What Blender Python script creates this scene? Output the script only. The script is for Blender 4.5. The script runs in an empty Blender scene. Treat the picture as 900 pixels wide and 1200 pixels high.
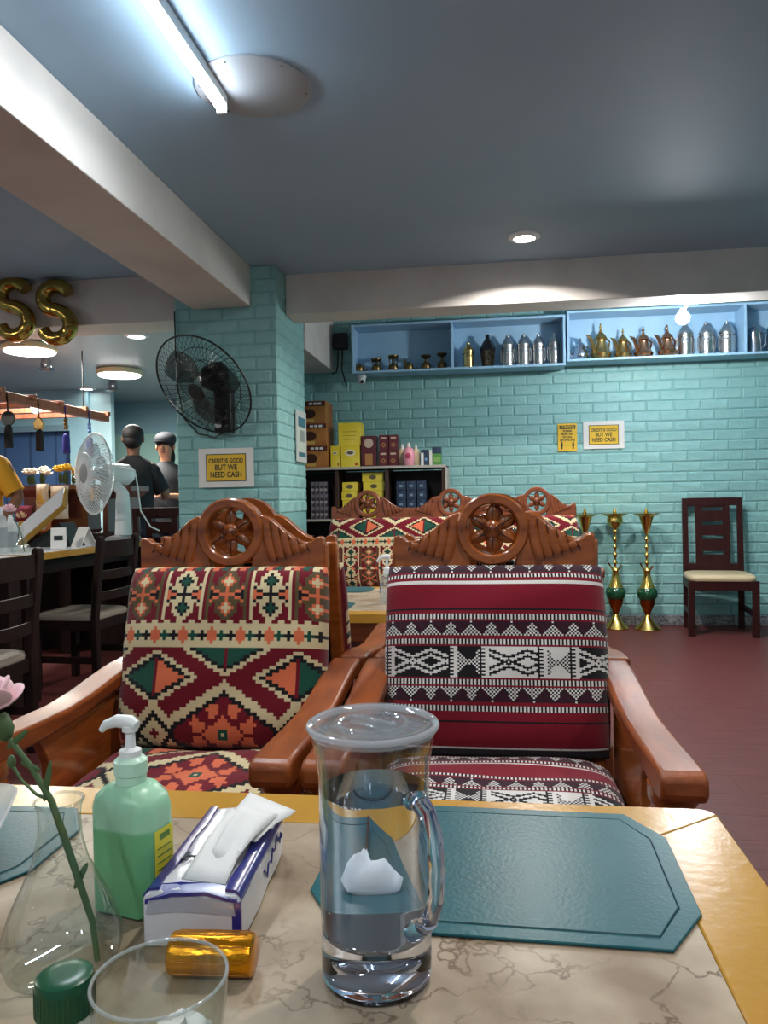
import bpy, bmesh, math, random
from mathutils import Vector, Matrix, Euler
random.seed(7)
PI = math.pi
SC = bpy.context.scene
COL = SC.collection
def lin(c):
    return tuple(((x/255)/12.92 if x/255 <= .04045 else ((x/255+.055)/1.055)**2.4) for x in c)

# ------------------------------------------------------------------ camera
CAM = Vector((0, 0, 1.12)); FPX = 900.0
YAW, PIT, ROLL = math.radians(7.8), math.radians(-.9), math.radians(1.0)
CROT = Matrix.Rotation(YAW, 3, 'Z') @ Matrix.Rotation(PI/2+PIT, 3, 'X') @ Matrix.Rotation(-ROLL, 3, 'Z')
cd = bpy.data.cameras.new('camera'); cam = bpy.data.objects.new('camera', cd); COL.objects.link(cam)
cam.matrix_world = Matrix.Translation(CAM) @ CROT.to_4x4()
cd.sensor_fit = 'VERTICAL'; cd.sensor_height = 36.0; cd.lens = 36.0*FPX/1200.0
cd.clip_start = .02; cd.clip_end = 60
SC.camera = cam
def at(px, py, Y):            # the point of the plane y = Y that a measured picture point falls on
    d = CROT @ Vector(((px-450)/FPX, -(py-600)/FPX, -1)); return CAM + d*((Y-CAM.y)/d.y)

# ------------------------------------------------------------------ world, exposure, lights
w = bpy.data.worlds.new('world'); SC.world = w; w.use_nodes = True
w.node_tree.nodes['Background'].inputs[0].default_value = (*lin((150, 165, 180)), 1)
w.node_tree.nodes['Background'].inputs[1].default_value = .45
vs = SC.view_settings
vs.view_transform = 'Standard'; vs.look = 'None'; vs.gamma = 1; vs.use_curve_mapping = False; vs.exposure = 0.8
SC.display_settings.display_device = 'sRGB'
SC.cycles.max_bounces = 12; SC.cycles.transmission_bounces = 12; SC.cycles.transparent_max_bounces = 24
SC.cycles.sample_clamp_indirect = 6; SC.cycles.use_denoising = True
def area(name, loc, sx, sy, power, col, rot=(0, 0, 0), shape='RECTANGLE', spread=180):
    l = bpy.data.lights.new(name, 'AREA'); l.shape = shape; l.size = sx; l.size_y = sy; l.energy = power; l.color = col; l.spread = math.radians(spread)
    o = bpy.data.objects.new(name, l); COL.objects.link(o); o.location = loc; o.rotation_euler = rot; return o
COOL = (.86, .95, 1.0); WARM = (1.0, .86, .68); NEUT = (1.0, .96, .90)
TUBE_Y = [(1.69, 2.89), (-1.9, -.7)]
for a, b in TUBE_Y:
    area('tube_glow', (-1.0, (a+b)/2, 2.618), .035, b-a, 12, COOL)
DOWN = [(.235, 4.74), (.235, 1.6), (1.9, 3.1), (1.9, 0.2), (.235, -1.2)]
for x, y in DOWN:
    area('downlight_glow', (x, y, 2.672), .10, .10, 30 if y > 4 else 9, NEUT, shape='DISK', spread=150)
PANEL = [(-3.59, 7.17, 2.45), (-3.73, 5.90, 2.45), (-4.7, 2.5, 2.7)]  # the last is an added, unseen lamp that brightens the balloon beam
for i, (x, y, z) in enumerate(PANEL):
    area('panel_glow', (x, y, z-.075), .36, .36, (55, 32, 45)[i], (1, .97, .88), shape='DISK')
SPOT = Vector((1.355, 5.60, 2.355))

# ------------------------------------------------------------------ materials
MATS = {}
def M(name, col=(128, 128, 128), rough=.5, metal=0.0, noise=None, bump=None, coat=0.0, spec=.5, emit=None, trans=0.0, ior=1.45, sheen=0, alpha=1, stretch=None):
    if name in MATS: return MATS[name]
    m = bpy.data.materials.new(name); m.use_nodes = True; nt = m.node_tree; b = nt.nodes['Principled BSDF']; L = nt.links
    c = (*lin(col), 1); b.inputs['Base Color'].default_value = c; b.inputs['Roughness'].default_value = rough; b.inputs['Metallic'].default_value = metal
    b.inputs['Coat Weight'].default_value = coat; b.inputs['Coat Roughness'].default_value = .16; b.inputs['Specular IOR Level'].default_value = spec
    b.inputs['Transmission Weight'].default_value = trans; b.inputs['IOR'].default_value = ior; b.inputs['Sheen Weight'].default_value = sheen; b.inputs['Alpha'].default_value = alpha
    if emit: b.inputs['Emission Color'].default_value = (*emit[0], 1); b.inputs['Emission Strength'].default_value = emit[1]
    src = None
    if noise or bump:
        tc = nt.nodes.new('ShaderNodeTexCoord'); mp = nt.nodes.new('ShaderNodeMapping'); L.new(tc.outputs['Object'], mp.inputs[0]); src = mp.outputs[0]
        if stretch: mp.inputs['Scale'].default_value = stretch
    if noise:                                   # (scale, second colour, low, high)
        n = nt.nodes.new('ShaderNodeTexNoise'); n.inputs['Scale'].default_value = noise[0]; n.inputs['Detail'].default_value = 6; L.new(src, n.inputs[0])
        r = nt.nodes.new('ShaderNodeValToRGB'); r.color_ramp.elements[0].position = noise[2]; r.color_ramp.elements[1].position = noise[3]
        r.color_ramp.elements[0].color = c; r.color_ramp.elements[1].color = (*lin(noise[1]), 1); L.new(n.outputs[0], r.inputs[0]); L.new(r.outputs[0], b.inputs['Base Color'])
    if bump:                                    # (scale, strength, distance)
        n = nt.nodes.new('ShaderNodeTexNoise'); n.inputs['Scale'].default_value = bump[0]; n.inputs['Detail'].default_value = 5; L.new(src, n.inputs[0])
        bp = nt.nodes.new('ShaderNodeBump'); bp.inputs['Strength'].default_value = bump[1]; bp.inputs['Distance'].default_value = bump[2]
        L.new(n.outputs[0], bp.inputs['Height']); L.new(bp.outputs[0], b.inputs['Normal'])
    MATS[name] = m; return m
def fabric_mat():
    m = bpy.data.materials.new('woven_fabric'); m.use_nodes = True; nt = m.node_tree; b = nt.nodes['Principled BSDF']; L = nt.links
    a = nt.nodes.new('ShaderNodeAttribute'); a.attribute_name = 'Col'
    tc = nt.nodes.new('ShaderNodeTexCoord'); wv = nt.nodes.new('ShaderNodeTexWave'); wv.bands_direction = 'DIAGONAL'; wv.inputs['Scale'].default_value = 120; wv.inputs['Distortion'].default_value = 1.5
    L.new(tc.outputs['Object'], wv.inputs[0])
    mx = nt.nodes.new('ShaderNodeMix'); mx.data_type = 'RGBA'; mx.blend_type = 'MULTIPLY'; mx.inputs[0].default_value = .28
    L.new(a.outputs['Color'], mx.inputs[6]); L.new(wv.outputs['Color'], mx.inputs[7]); L.new(mx.outputs[2], b.inputs['Base Color'])
    bp = nt.nodes.new('ShaderNodeBump'); bp.inputs['Strength'].default_value = .35; bp.inputs['Distance'].default_value = .002
    L.new(wv.outputs['Fac'], bp.inputs['Height']); L.new(bp.outputs[0], b.inputs['Normal'])
    b.inputs['Roughness'].default_value = .92; b.inputs['Sheen Weight'].default_value = .15; b.inputs['Specular IOR Level'].default_value = .15
    return m
def thin_glass(name, tint=(250, 252, 250), ior=1.5, rough=.02, body=0.0):
    m = bpy.data.materials.new(name); m.use_nodes = True; nt = m.node_tree; L = nt.links; nt.nodes.remove(nt.nodes['Principled BSDF'])
    out = nt.nodes['Material Output']; t = nt.nodes.new('ShaderNodeBsdfTransparent'); t.inputs[0].default_value = (*lin(tint), 1)
    g = nt.nodes.new('ShaderNodeBsdfGlossy'); g.inputs['Roughness'].default_value = rough
    lw = nt.nodes.new('ShaderNodeLayerWeight'); lw.inputs[0].default_value = .5
    pw = nt.nodes.new('ShaderNodeMath'); pw.operation = 'POWER'; pw.inputs[1].default_value = 3.0; L.new(lw.outputs['Facing'], pw.inputs[0])
    f = nt.nodes.new('ShaderNodeMath'); f.operation = 'MULTIPLY_ADD'; f.inputs[1].default_value = .75; f.inputs[2].default_value = .045*(ior/1.5)**2; L.new(pw.outputs[0], f.inputs[0])
    mx = nt.nodes.new('ShaderNodeMixShader'); L.new(f.outputs[0], mx.inputs[0]); L.new(t.outputs[0], mx.inputs[1]); L.new(g.outputs[0], mx.inputs[2])
    if body:
        d = nt.nodes.new('ShaderNodeBsdfDiffuse'); d.inputs[0].default_value = (*lin((225, 228, 228)), 1)
        m2 = nt.nodes.new('ShaderNodeMixShader'); m2.inputs[0].default_value = body; L.new(mx.outputs[0], m2.inputs[1]); L.new(d.outputs[0], m2.inputs[2]); L.new(m2.outputs[0], out.inputs[0])
    else: L.new(mx.outputs[0], out.inputs[0])
    return m
def glass(name, ior, col=(255, 255, 255), rough=0.0):
    m = bpy.data.materials.new(name); m.use_nodes = True; nt = m.node_tree; nt.nodes.remove(nt.nodes['Principled BSDF'])
    g = nt.nodes.new('ShaderNodeBsdfGlass'); g.inputs['IOR'].default_value = ior; g.inputs['Color'].default_value = (*lin(col), 1); g.inputs['Roughness'].default_value = rough
    nt.links.new(g.outputs[0], nt.nodes['Material Output'].inputs[0]); return m
FAB = fabric_mat()
TEAL = M('foam_brick_teal', (136, 184, 182), .5, bump=(34, .6, .008), noise=(9, (146, 192, 189), .35, .7))
GROUT = M('brick_joint_teal', (122, 174, 172), .7)
CEIL = M('ceiling_paint', (156, 182, 204), .62, bump=(60, .12, .003), noise=(1.2, (146, 174, 198), .3, .7))
BEAM = M('beam_paint', (214, 206, 200), .6, noise=(3, (196, 188, 182), .45, .8), bump=(20, .1, .004))
FLOORM = M('floor_plank', (104, 54, 52), .42, noise=(5, (84, 42, 41), .3, .75), stretch=(1, 9, 1), bump=(14, .08, .002), spec=.3)
WOOD = M('varnished_narra', (156, 84, 34), .24, noise=(7, (110, 53, 21), .35, .8), stretch=(1, 1, 5), bump=(60, .10, .002), coat=.3)
WOODH = M('varnished_narra_arm', (146, 74, 32), .3, noise=(7, (100, 46, 20), .35, .8), stretch=(5, 1, 5), bump=(130, .5, .002), coat=.1, spec=.4)
WOODF = M('varnished_narra_far', (132, 72, 42), .3, noise=(7, (98, 50, 30), .35, .8), stretch=(1, 1, 5), coat=.4)
WDARK = M('dark_wood_groove_shade', (70, 30, 12), .4, noise=(9, (52, 20, 8), .3, .8))  # on the thin carving lines this dark brown puts groove shade into colour
OCHRE = M('ochre_paint', (178, 134, 54), .24, noise=(6, (168, 124, 48), .35, .75), bump=(70, .25, .002), coat=0, spec=.35)
DKWOOD = M('dark_stained_wood', (40, 24, 20), .55, noise=(6, (26, 16, 14), .3, .7), stretch=(6, 6, 1), spec=.18)
MAHOG = M('mahogany_stain', (58, 22, 20), .45, noise=(8, (42, 15, 15), .3, .7), stretch=(6, 6, 1), spec=.25)
BLACK = M('black_plastic', (18, 18, 20), .4)
WHITE = M('white_plastic', (222, 224, 226), .4)
BRASS = M('brass', (226, 190, 104), .24, 1.0, bump=(160, .15, .001))
SILVER = M('engraved_silver', (200, 198, 196), .26, 1.0, bump=(140, .6, .003))
SILVERP = M('polished_silver', (190, 190, 195), .16, 1.0)
GOLDPOT = M('aged_gold', (198, 164, 104), .26, 1.0, bump=(120, .2, .002))
COPPER = M('copper_tone', (200, 146, 110), .22, 1.0, bump=(120, .2, .002))
OLDBR = M('old_bronze', (128, 104, 66), .34, 1.0, bump=(120, .4, .002))
BLUEP = M('blue_shelf_paint', (160, 198, 224), .45, noise=(4, (150, 190, 218), .35, .7))
PAPER = M('white_paper', (226, 222, 216), .75)
YELP = M('yellow_print', (228, 184, 56), .7)
INK = M('dark_ink', (34, 44, 48), .7)
CREAM = M('cream_vinyl', (206, 186, 150), .38, bump=(30, .1, .003))

# ------------------------------------------------------------------ mesh helpers
class MB:
    def __init__(s): s.v = []; s.f = []
    def add(s, v, f):
        n = len(s.v); s.v += [tuple(p) for p in v]; s.f += [tuple(i+n for i in q) for q in f]; return s
    def box(s, x0, x1, y0, y1, z0, z1, mat=None):
        v = [Vector(p) for p in ((x0, y0, z0), (x1, y0, z0), (x1, y1, z0), (x0, y1, z0), (x0, y0, z1), (x1, y0, z1), (x1, y1, z1), (x0, y1, z1))]
        if mat is not None: v = [mat @ p for p in v]
        return s.add(v, [(0, 3, 2, 1), (4, 5, 6, 7), (0, 1, 5, 4), (1, 2, 6, 5), (2, 3, 7, 6), (3, 0, 4, 7)])
    def prism(s, pts, ax, a, b, mat=None):
        n = len(pts)
        g = {'x': lambda p, t: (t, p[0], p[1]), 'y': lambda p, t: (p[0], t, p[1]), 'z': lambda p, t: (p[0], p[1], t)}[ax]
        v = [Vector(g(p, a)) for p in pts]+[Vector(g(p, b)) for p in pts]
        if mat is not None: v = [mat @ p for p in v]
        return s.add(v, [tuple(range(n-1, -1, -1)), tuple(range(n, 2*n))]+[(i, (i+1) % n, n+(i+1) % n, n+i) for i in range(n)])
    def lathe(s, prof, seg=24, mat=None, cap=True, sx=1, sy=1):
        v = []; f = []; n = len(prof)
        for r, z in prof:
            for k in range(seg):
                a = 2*PI*k/seg; v.append(Vector((r*math.cos(a)*sx, r*math.sin(a)*sy, z)))
        for i in range(n-1):
            for k in range(seg):
                k2 = (k+1) % seg; f.append((i*seg+k, i*seg+k2, (i+1)*seg+k2, (i+1)*seg+k))
        if cap:
            f.append(tuple(range(seg-1, -1, -1))); f.append(tuple((n-1)*seg+k for k in range(seg)))
        if mat is not None: v = [mat @ p for p in v]
        return s.add(v, f)
    def rings(s, rs, cap=True):             # list of equal-length loops of points
        n = len(rs[0]); v = [p for r in rs for p in r]; f = []
        for i in range(len(rs)-1):
            for k in range(n): f.append((i*n+k, i*n+(k+1) % n, (i+1)*n+(k+1) % n, (i+1)*n+k))
        if cap: f.append(tuple(range(n-1, -1, -1))); f.append(tuple((len(rs)-1)*n+k for k in range(n)))
        return s.add(v, f)
    def tube(s, path, r, seg=6, closed=False, flat=1.0):
        P = [Vector(p) for p in path]; n = len(P); R = r if isinstance(r, (list, tuple)) else [r]*n
        up = None; rs = []
        for i in range(n):
            t = ((P[(i+1) % n]-P[i-1]) if closed else (P[min(i+1, n-1)]-P[max(i-1, 0)])).normalized()
            if up is None:
                up = Vector((0, 0, 1)) if abs(t.z) < .9 else Vector((1, 0, 0))
            u = (up - t*up.dot(t)); u = u.normalized() if u.length > 1e-6 else t.orthogonal().normalized(); up = u; wv = t.cross(u)
            rs.append([P[i]+(u*math.cos(2*PI*k/seg)+wv*math.sin(2*PI*k/seg)*flat)*R[i] for k in range(seg)])
        if closed:
            rs.append(rs[0]); return s.rings(rs, False)
        return s.rings(rs)
    def ball(s, c, r, seg=16, rings=10, mat=None):
        if not isinstance(r, (tuple, list)): r = (r, r, r)
        c = Vector(c); v = [Vector((0, 0, -r[2]))]; f = []
        for i in range(1, rings):
            a = -PI/2+PI*i/rings
            for k in range(seg):
                b = 2*PI*k/seg; v.append(Vector((r[0]*math.cos(a)*math.cos(b), r[1]*math.cos(a)*math.sin(b), r[2]*math.sin(a))))
        v.append(Vector((0, 0, r[2])))
        for k in range(seg): f.append((0, 1+(k+1) % seg, 1+k))
        for i in range(rings-2):
            for k in range(seg): f.append((1+i*seg+k, 1+i*seg+(k+1) % seg, 1+(i+1)*seg+(k+1) % seg, 1+(i+1)*seg+k))
        o = 1+(rings-2)*seg
        for k in range(seg): f.append((o+k, o+(k+1) % seg, len(v)-1))
        if mat is not None: v = [mat @ p for p in v]
        return s.add([p+c for p in v], f)
    def mesh(s, name, smooth=35, fix=True):
        me = bpy.data.meshes.new(name); me.from_pydata(s.v, [], s.f)
        if fix:
            bm = bmesh.new(); bm.from_mesh(me); bmesh.ops.recalc_face_normals(bm, faces=bm.faces); bm.to_mesh(me); bm.free()
        if smooth:
            me.polygons.foreach_set('use_smooth', [True]*len(me.polygons)); me.set_sharp_from_angle(angle=math.radians(smooth))
        me.update(); return me
    def build(s, name, mat, parent=None, smooth=35, bevel=0, seg=2, loc=None, rot=None, fix=True):
        o = bpy.data.objects.new(name, s.mesh(name, smooth, fix)); COL.objects.link(o)
        o.data.materials.append(mat)
        if parent: o.parent = parent
        if loc is not None: o.location = loc
        if rot is not None: o.rotation_euler = rot
        if bevel:
            b = o.modifiers.new('bevel', 'BEVEL'); b.width = bevel; b.segments = seg; b.limit_method = 'ANGLE'; b.angle_limit = math.radians(40); b.harden_normals = False
        return o
def tag(o, label=None, cat=None, group=None, kind=None):
    if label: o['label'] = label
    if cat: o['category'] = cat
    if group: o['group'] = group
    if kind: o['kind'] = kind
    return o
def empty(name, loc, rz=0, label=None, cat=None, group=None):
    o = bpy.data.objects.new(name, None); COL.objects.link(o); o.location = loc; o.rotation_euler = (0, 0, rz); o.empty_display_size = .05
    return tag(o, label, cat, group)
def dup(root, loc=None, rz=None, label=None, parent=None):
    kids = [c for c in ALLKIDS(root)]
    r = root.copy(); COL.objects.link(r)
    if parent is not None: r.parent = parent
    if loc is not None: r.location = loc
    if rz is not None: r.rotation_euler = (0, 0, rz)
    if label: r['label'] = label
    for c in kids: dup(c, parent=r)
    return r
def ALLKIDS(root): return [o for o in COL.objects if o.parent == root]
def text(body, size, mat, parent, loc, rot, name='lettering', align='CENTER', ext=.0004, sx=1, bold=0, fit=None):
    c = bpy.data.curves.new(name, 'FONT'); c.body = body; c.size = size; c.align_x = align; c.align_y = 'CENTER'; c.extrude = ext; c.offset = bold; c.resolution_u = 3
    t = bpy.data.objects.new(name, c); COL.objects.link(t); bpy.context.view_layer.update()
    me = bpy.data.meshes.new_from_object(t.evaluated_get(bpy.context.evaluated_depsgraph_get())); bpy.data.objects.remove(t); me.name = name
    o = bpy.data.objects.new(name, me); COL.objects.link(o); me.materials.clear(); me.materials.append(mat)
    o.parent = parent; o.location = loc; o.rotation_euler = rot; 
    if fit: sx = fit/max(1e-6, o.dimensions.x); 
    o.scale = (sx, 1, 1); return o
def struct(o): o['kind'] = 'structure'; return o
def arc(cx, cy, r, a0, a1, n): return [(cx+r*math.cos(math.radians(a0+(a1-a0)*i/n)), cy+r*math.sin(math.radians(a0+(a1-a0)*i/n))) for i in range(n+1)]
# ------------------------------------------------------------------ the setting
WY = 6.86
wb = struct(MB().box(-1.80, 3.5, WY+.008, WY+.15, 0, 2.8).build('wall_back', GROUT, smooth=0))
def brick_mesh(w, h, seed):                # foam brick: chamfered slab with a rough hammered face, about 30 triangles
    r = random.Random(seed); g = .002; c = .010; d = .0065
    xs = [g+c, w*r.uniform(.28, .42), w*r.uniform(.58, .74), w-g-c]; zs = [g+c, h*r.uniform(.35, .65), h-g-c]
    v = []; f = []
    for j, z in enumerate(zs):
        for i, x in enumerate(xs): v.append((x, -d+r.uniform(-.004, .004) if not(i in (0, 3) and j in (0, 2)) else -d, z))
    for j in range(2):
        for i in range(3): f.append((j*4+i, j*4+i+1, (j+1)*4+i+1, (j+1)*4+i))
    o = len(v); v += [(g, 0, g), (w-g, 0, g), (w-g, 0, h-g), (g, 0, h-g)]
    f += [(o, o+1, 3, 2, 1, 0), (o+1, o+2, 11, 7, 3), (o+2, o+3, 8, 9, 10, 11), (o+3, o, 0, 4, 8)]
    m = MB(); m.add(v, f); me = m.mesh('brick', 20); me.materials.append(TEAL); return me
BV = {}
def brick(parent, w, h, loc, rz=0):
    k = (round(w, 3), round(h, 3), random.randrange(5))
    if k not in BV: BV[k] = brick_mesh(w, h, hash(k) % 9999)
    o = bpy.data.objects.new('brick', BV[k]); COL.objects.link(o); o.parent = parent; o.location = loc; o.rotation_euler = (0, 0, rz); return o
RH, BW = .0875, .225
cand = []
for j in range(31):
    z = .09+j*RH; x = -1.80-(BW/2 if j % 2 else 0)
    while x < 3.5:
        x0, x1 = max(x, -1.80), min(x+BW, 3.5)
        if x1-x0 > .02: cand.append((x0, x1-x0, z))
        x += BW
def vis(c):
    x, w_, z = c
    return x > -1.5 and x+w_ < 2.75 and z < 2.24 and not (x < -.5 and z < 1.25) and not (x < .62 and z < .95) and z > .05
keep = sorted([c for c in cand if vis(c)], key=lambda c: (c[0] < -.45 and c[2] > 1.9) + (c[0] > 2.35) + (c[2] < .3 and c[0] > 2.2))
print('bricks in view', len(keep))
rest = [c for c in cand if c not in set(keep[:300])]
for x, w_, z in keep[:300]: brick(wb, w_, RH, (x, WY+.008, z))
mb = MB()
for n, (x, w_, z) in enumerate(rest):
    me = brick_mesh(w_, RH, n % 7); mb.add([(p.co.x+x, p.co.y+WY+.008, p.co.z+z) for p in me.vertices], [tuple(q.vertices) for q in me.polygons]); bpy.data.meshes.remove(me)
tag(mb.build('outer_bricks', TEAL, wb, smooth=20, fix=False), kind='stuff')
struct(MB().box(-1.80, 3.5, WY-.018, WY+.006, 0, .088).build('baseboard_back', M('granite_skirting', (150, 150, 152), .4, noise=(60, (86, 86, 92), .4, .62)), bevel=.004))
# pillar
PX0, PX1, PY0, PY1 = -2.10, -1.385, 5.0, 5.77
pl = struct(MB().box(PX0+.008, PX1-.008, PY0+.008, PY1, 0, 2.7).build('wall_pillar', GROUT, smooth=0))
for j in range(31):
    z = j*RH-.01
    if z < 0: z0 = 0
    x = PX0-(BW/2 if j % 2 else 0)
    while x < PX1-.03:
        x0, x1 = max(x, PX0), min(x+BW, PX1)
        if x1-x0 > .02 and z >= .07: brick(pl, x1-x0, RH, (x0, PY0+.008, z))
        x += BW
    y = PY0-(0 if j % 2 else BW/2)
    while y < PY1-.03:
        y0, y1 = max(y, PY0), min(y+BW, PY1)
        if y1-y0 > .02 and z >= 1.0: brick(pl, y1-y0, RH, (PX1-.008, y0, z), PI/2)
        y += BW
# ceilings and beams
struct(MB().box(-7.0, 3.5, -2.2, 5.3, 2.7, 2.8).build('ceiling', CEIL, smooth=0))
cb = struct(MB().box(-1.9, 3.5, 5.3, WY+.15, 2.76, 2.86).build('ceiling_alcove', CEIL, smooth=0))
cf = struct(MB().box(-7.0, -1.9, 5.2, 9.5, 2.45, 2.55).build('ceiling_far_room', M('ceiling_far_paint', (150, 166, 176), .35), smooth=0))
struct(MB().box(-1.965, -1.56, -2.2, 5.0, 2.43, 2.7).build('trim_1', BEAM, smooth=0, bevel=.006))
struct(MB().box(-1.385, 3.5, 5.24, 5.50, 2.42, 2.765).build('trim_2', BEAM, smooth=0, bevel=.006))
struct(MB().box(-7.0, -2.09, 5.07, 5.40, 2.38, 2.7).build('trim_3', BEAM, smooth=0, bevel=.006))
struct(MB().box(-1.80, -1.375, 5.77, WY, 2.285, 2.76).build('trim_4', BEAM, smooth=0, bevel=.006))
# floor and planks
fl = struct(MB().box(-7.0, 3.5, -2.2, 9.5, -.08, -.012).build('floor', M('floor_base', (60, 26, 26), .5), smooth=0))
PV = {}
def plank(w_, loc):
    k = round(w_, 3)
    if k not in PV:
        me = MB().box(.0006, w_-.0006, .0006, .1994, 0, .012).mesh('plank', 0); me.materials.append(FLOORM); PV[k] = me
    o = bpy.data.objects.new('plank', PV[k]); COL.objects.link(o); o.parent = fl; o.location = loc; return o
restp = MB()
for j in range(59):
    y = -2.2+j*.2; x = -7.0-[0, .47, .93, .2, .7][j % 5]
    while x < 3.5:
        x0, x1 = max(x, -7.0), min(x+1.2, 3.5)
        if x1-x0 > .03:
            if x1 > -.2 and y > 1.3 and y < 6.9: plank(x1-x0, (x0, y, -.012))
            else: restp.box(x0+.0012, x1-.0012, y+.0012, min(y+.1988, 9.5), -.012, 0)
        x += 1.2
tag(restp.build('outer_planks', FLOORM, fl, smooth=0, fix=False), kind='stuff')
# outer walls
PALE = M('pale_blue_paint', (146, 186, 200), .6); PALEG = M('pale_green_paint', (164, 206, 198), .6)
struct(MB().box(3.5, 3.6, -2.2, 7.0, 0, 2.9).build('wall_right', M('teal_wall_paint', (120, 190, 190), .6), smooth=0))
struct(MB().box(-7.1, -7.0, -2.2, 9.5, 0, 2.8).build('wall_left', PALE, smooth=0))
struct(MB().box(-7.1, 3.6, -2.3, -2.2, 2.45, 2.8).box(-7.1, -5.6, -2.3, -2.2, 0, 2.45).box(3.0, 3.6, -2.3, -2.2, 0, 2.45).build('wall_front', M('teal_wall_paint', (120, 190, 190), .6), smooth=0))   # opening added behind the camera so the world light fills the room
wf = struct(MB().box(-7.0, -1.8, 9.5, 9.6, 0, 2.5).build('wall_far', PALE, smooth=0))
MB().box(-5.2, -1.8, 9.47, 9.5, 0, 2.03).build('lower_panel', PALEG, wf, smooth=0)
struct(MB().box(-1.9, -1.8, 5.77, 9.5, 0, 2.5).build('wall_side_far', PALE, smooth=0))
wk = struct(MB().box(-7, -4.55, 8.3, 8.4, 2.03, 2.45).box(-7, -4.55, 8.3, 8.4, 0, .95).box(-4.78, -4.55, 8.3, 8.4, .95, 2.03).box(-7, -6.4, 8.3, 8.4, .95, 2.03).build('wall_kitchen', PALE, smooth=0))
MB().box(-4.55, -4.3, 8.36, 8.44, 0, 2.45).build('side_strip', M('strip_paint', (172, 206, 214), .5), wk, smooth=0)
MB().box(-6.4, -4.78, 8.28, 8.30, 1.98, 2.05).build('hatch_lintel', M('lintel_paint', (120, 150, 166), .5), wk, smooth=0)
struct(MB().box(-6.4, -4.78, 8.41, 8.44, .9, 2.1).build('window_1', M('dark_interior_blue', (66, 96, 140), .5), smooth=0))  # flat sheet behind the hatch, its dark interior put into the blue colour
mbw = MB()
for k in range(5): mbw.box(-6.3+k*.32, -6.285+k*.32, 8.40, 8.412, .95, 2.03)
mbw.build('mullion', M('mullion_blue', (52, 76, 112), .5), bpy.data.objects['window_1'], smooth=0)

# ------------------------------------------------------------------ lamps
LAMPW = M('lamp_white', (235, 238, 240), .4)
def emitter(name, col, s): return M(name, (255, 255, 255), .5, emit=(col, s))
for i, (a, b) in enumerate(TUBE_Y):
    t = empty('tube_light', (-1.0, a, 2.7), 0, ['long white tube lamp on the ceiling beside the round cover plate', 'white ceiling tube lamp behind the camera'][i], 'light')
    MB().box(-.022, .022, 0, b-a, -.045, 0).build('batten', LAMPW, t, bevel=.004)
    pr = [(.016*math.sin(x*PI/8), -.045-.03*math.cos((x-4)*PI/8)) for x in range(-8, 9)]
    MB().prism([(-.019, -.045), (-.019, -.058), (-.012, -.070), (0, -.075), (.012, -.070), (.019, -.058), (.019, -.045)], 'y', .012, b-a-.012).build('diffuser', emitter('tube_emission', COOL, 30), t)
    for yy in (0, b-a-.012): MB().box(-.021, .021, yy, yy+.012, -.077, -.0).build('end_cap', LAMPW, t, bevel=.003)
for i, (x, y) in enumerate(DOWN):
    t = empty('downlight', (x, y, 2.7), 0, ['small round recessed downlight near the white cross beam', 'recessed downlight straight above the striped armchair, above the picture', 'recessed downlight over the right aisle, above the picture', 'recessed downlight at the right behind the camera', 'recessed downlight in the middle behind the camera'][i], 'light')
    MB().lathe([(.062, -.001), (.098, -.001), (.095, -.012), (.066, -.020), (.060, -.006)], 32, cap=False).build('trim_ring', LAMPW, t)
    MB().lathe([(.063, -.012), (.063, -.006)], 32).build('diffuser', emitter('downlight_emission', (1, .97, .9), 12), t)
for x, y, z, lab in ((-2.72, 5.73, 2.45, 'small downlight in the far ceiling beside the pillar'), (-4.5, 8.2, 2.45, 'small downlight furthest back in the far ceiling')):
    t = empty('downlight', (x, y, z), 0, lab, 'light')
    MB().lathe([(.062, -.001), (.098, -.001), (.095, -.012), (.066, -.020), (.060, -.006)], 32, cap=False).build('trim_ring', LAMPW, t)
    MB().lathe([(.063, -.012), (.063, -.006)], 32).build('diffuser', emitter('downlight_emission', (1, .97, .9), 12), t)
labs = ['bright round panel lamp on the far ceiling nearer the pillar', 'yellowish round panel lamp under the gold balloons', 'added round fill lamp over the left aisle out of view']
for i, (x, y, z) in enumerate(PANEL):
    t = empty('panel_light', (x, y, z), 0, labs[i], 'light')
    MB().lathe([(.20, 0), (.215, -.01), (.215, -.045), (.205, -.055), (.19, -.055)], 40, cap=False).build('rim', M('lamp_rim', (214, 206, 170), .4), t)
    MB().lathe([(.203, -.050), (.195, -.066), (.12, -.070), (.11, -.064)], 40).build('diffuser', emitter('panel_emission%d' % i, (1, .97, .84) if i == 1 else (.97, 1, 1), (9, 5, 2)[i]), t)
t = empty('spot_lamp', SPOT, 0, 'small glaring bare bulb hung under the cross beam before the kettles', 'light')
MB().tube([(0, -.13, .066), (0, -.10, .052), (0, -.06, .045), (0, 0, .045)], .010).build('bracket', LAMPW, t)
MB().lathe([(.020, .028), (.022, .05), (.016, .062), (.008, .066)], 20).build('socket', LAMPW, t)
MB().ball((0, 0, -.005), (.046, .046, .044)).build('bulb', emitter('spot_emission', (.93, .97, 1), 480), t)
tag(MB().lathe([(.22, 0), (.22, -.006), (.214, -.008)], 48).build('ceiling_cover_plate', M('plate_grey', (158, 164, 172), .5), loc=(-.865, 2.86, 2.7)), 'large round flat cover plate screwed to the ceiling', 'cover plate')
cp = bpy.data.objects['ceiling_cover_plate']
for k in range(6):
    a = k*PI/3+.3; MB().lathe([(.004, -.008), (.004, -.011)], 8).build('screw', SILVERP, cp, loc=(.2*math.cos(a), .2*math.sin(a), 0))
b = empty('hanging_bulb', at(42, 478, 6.0), 0, 'glowing bare bulb hung under the wooden rack', 'light')
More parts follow.
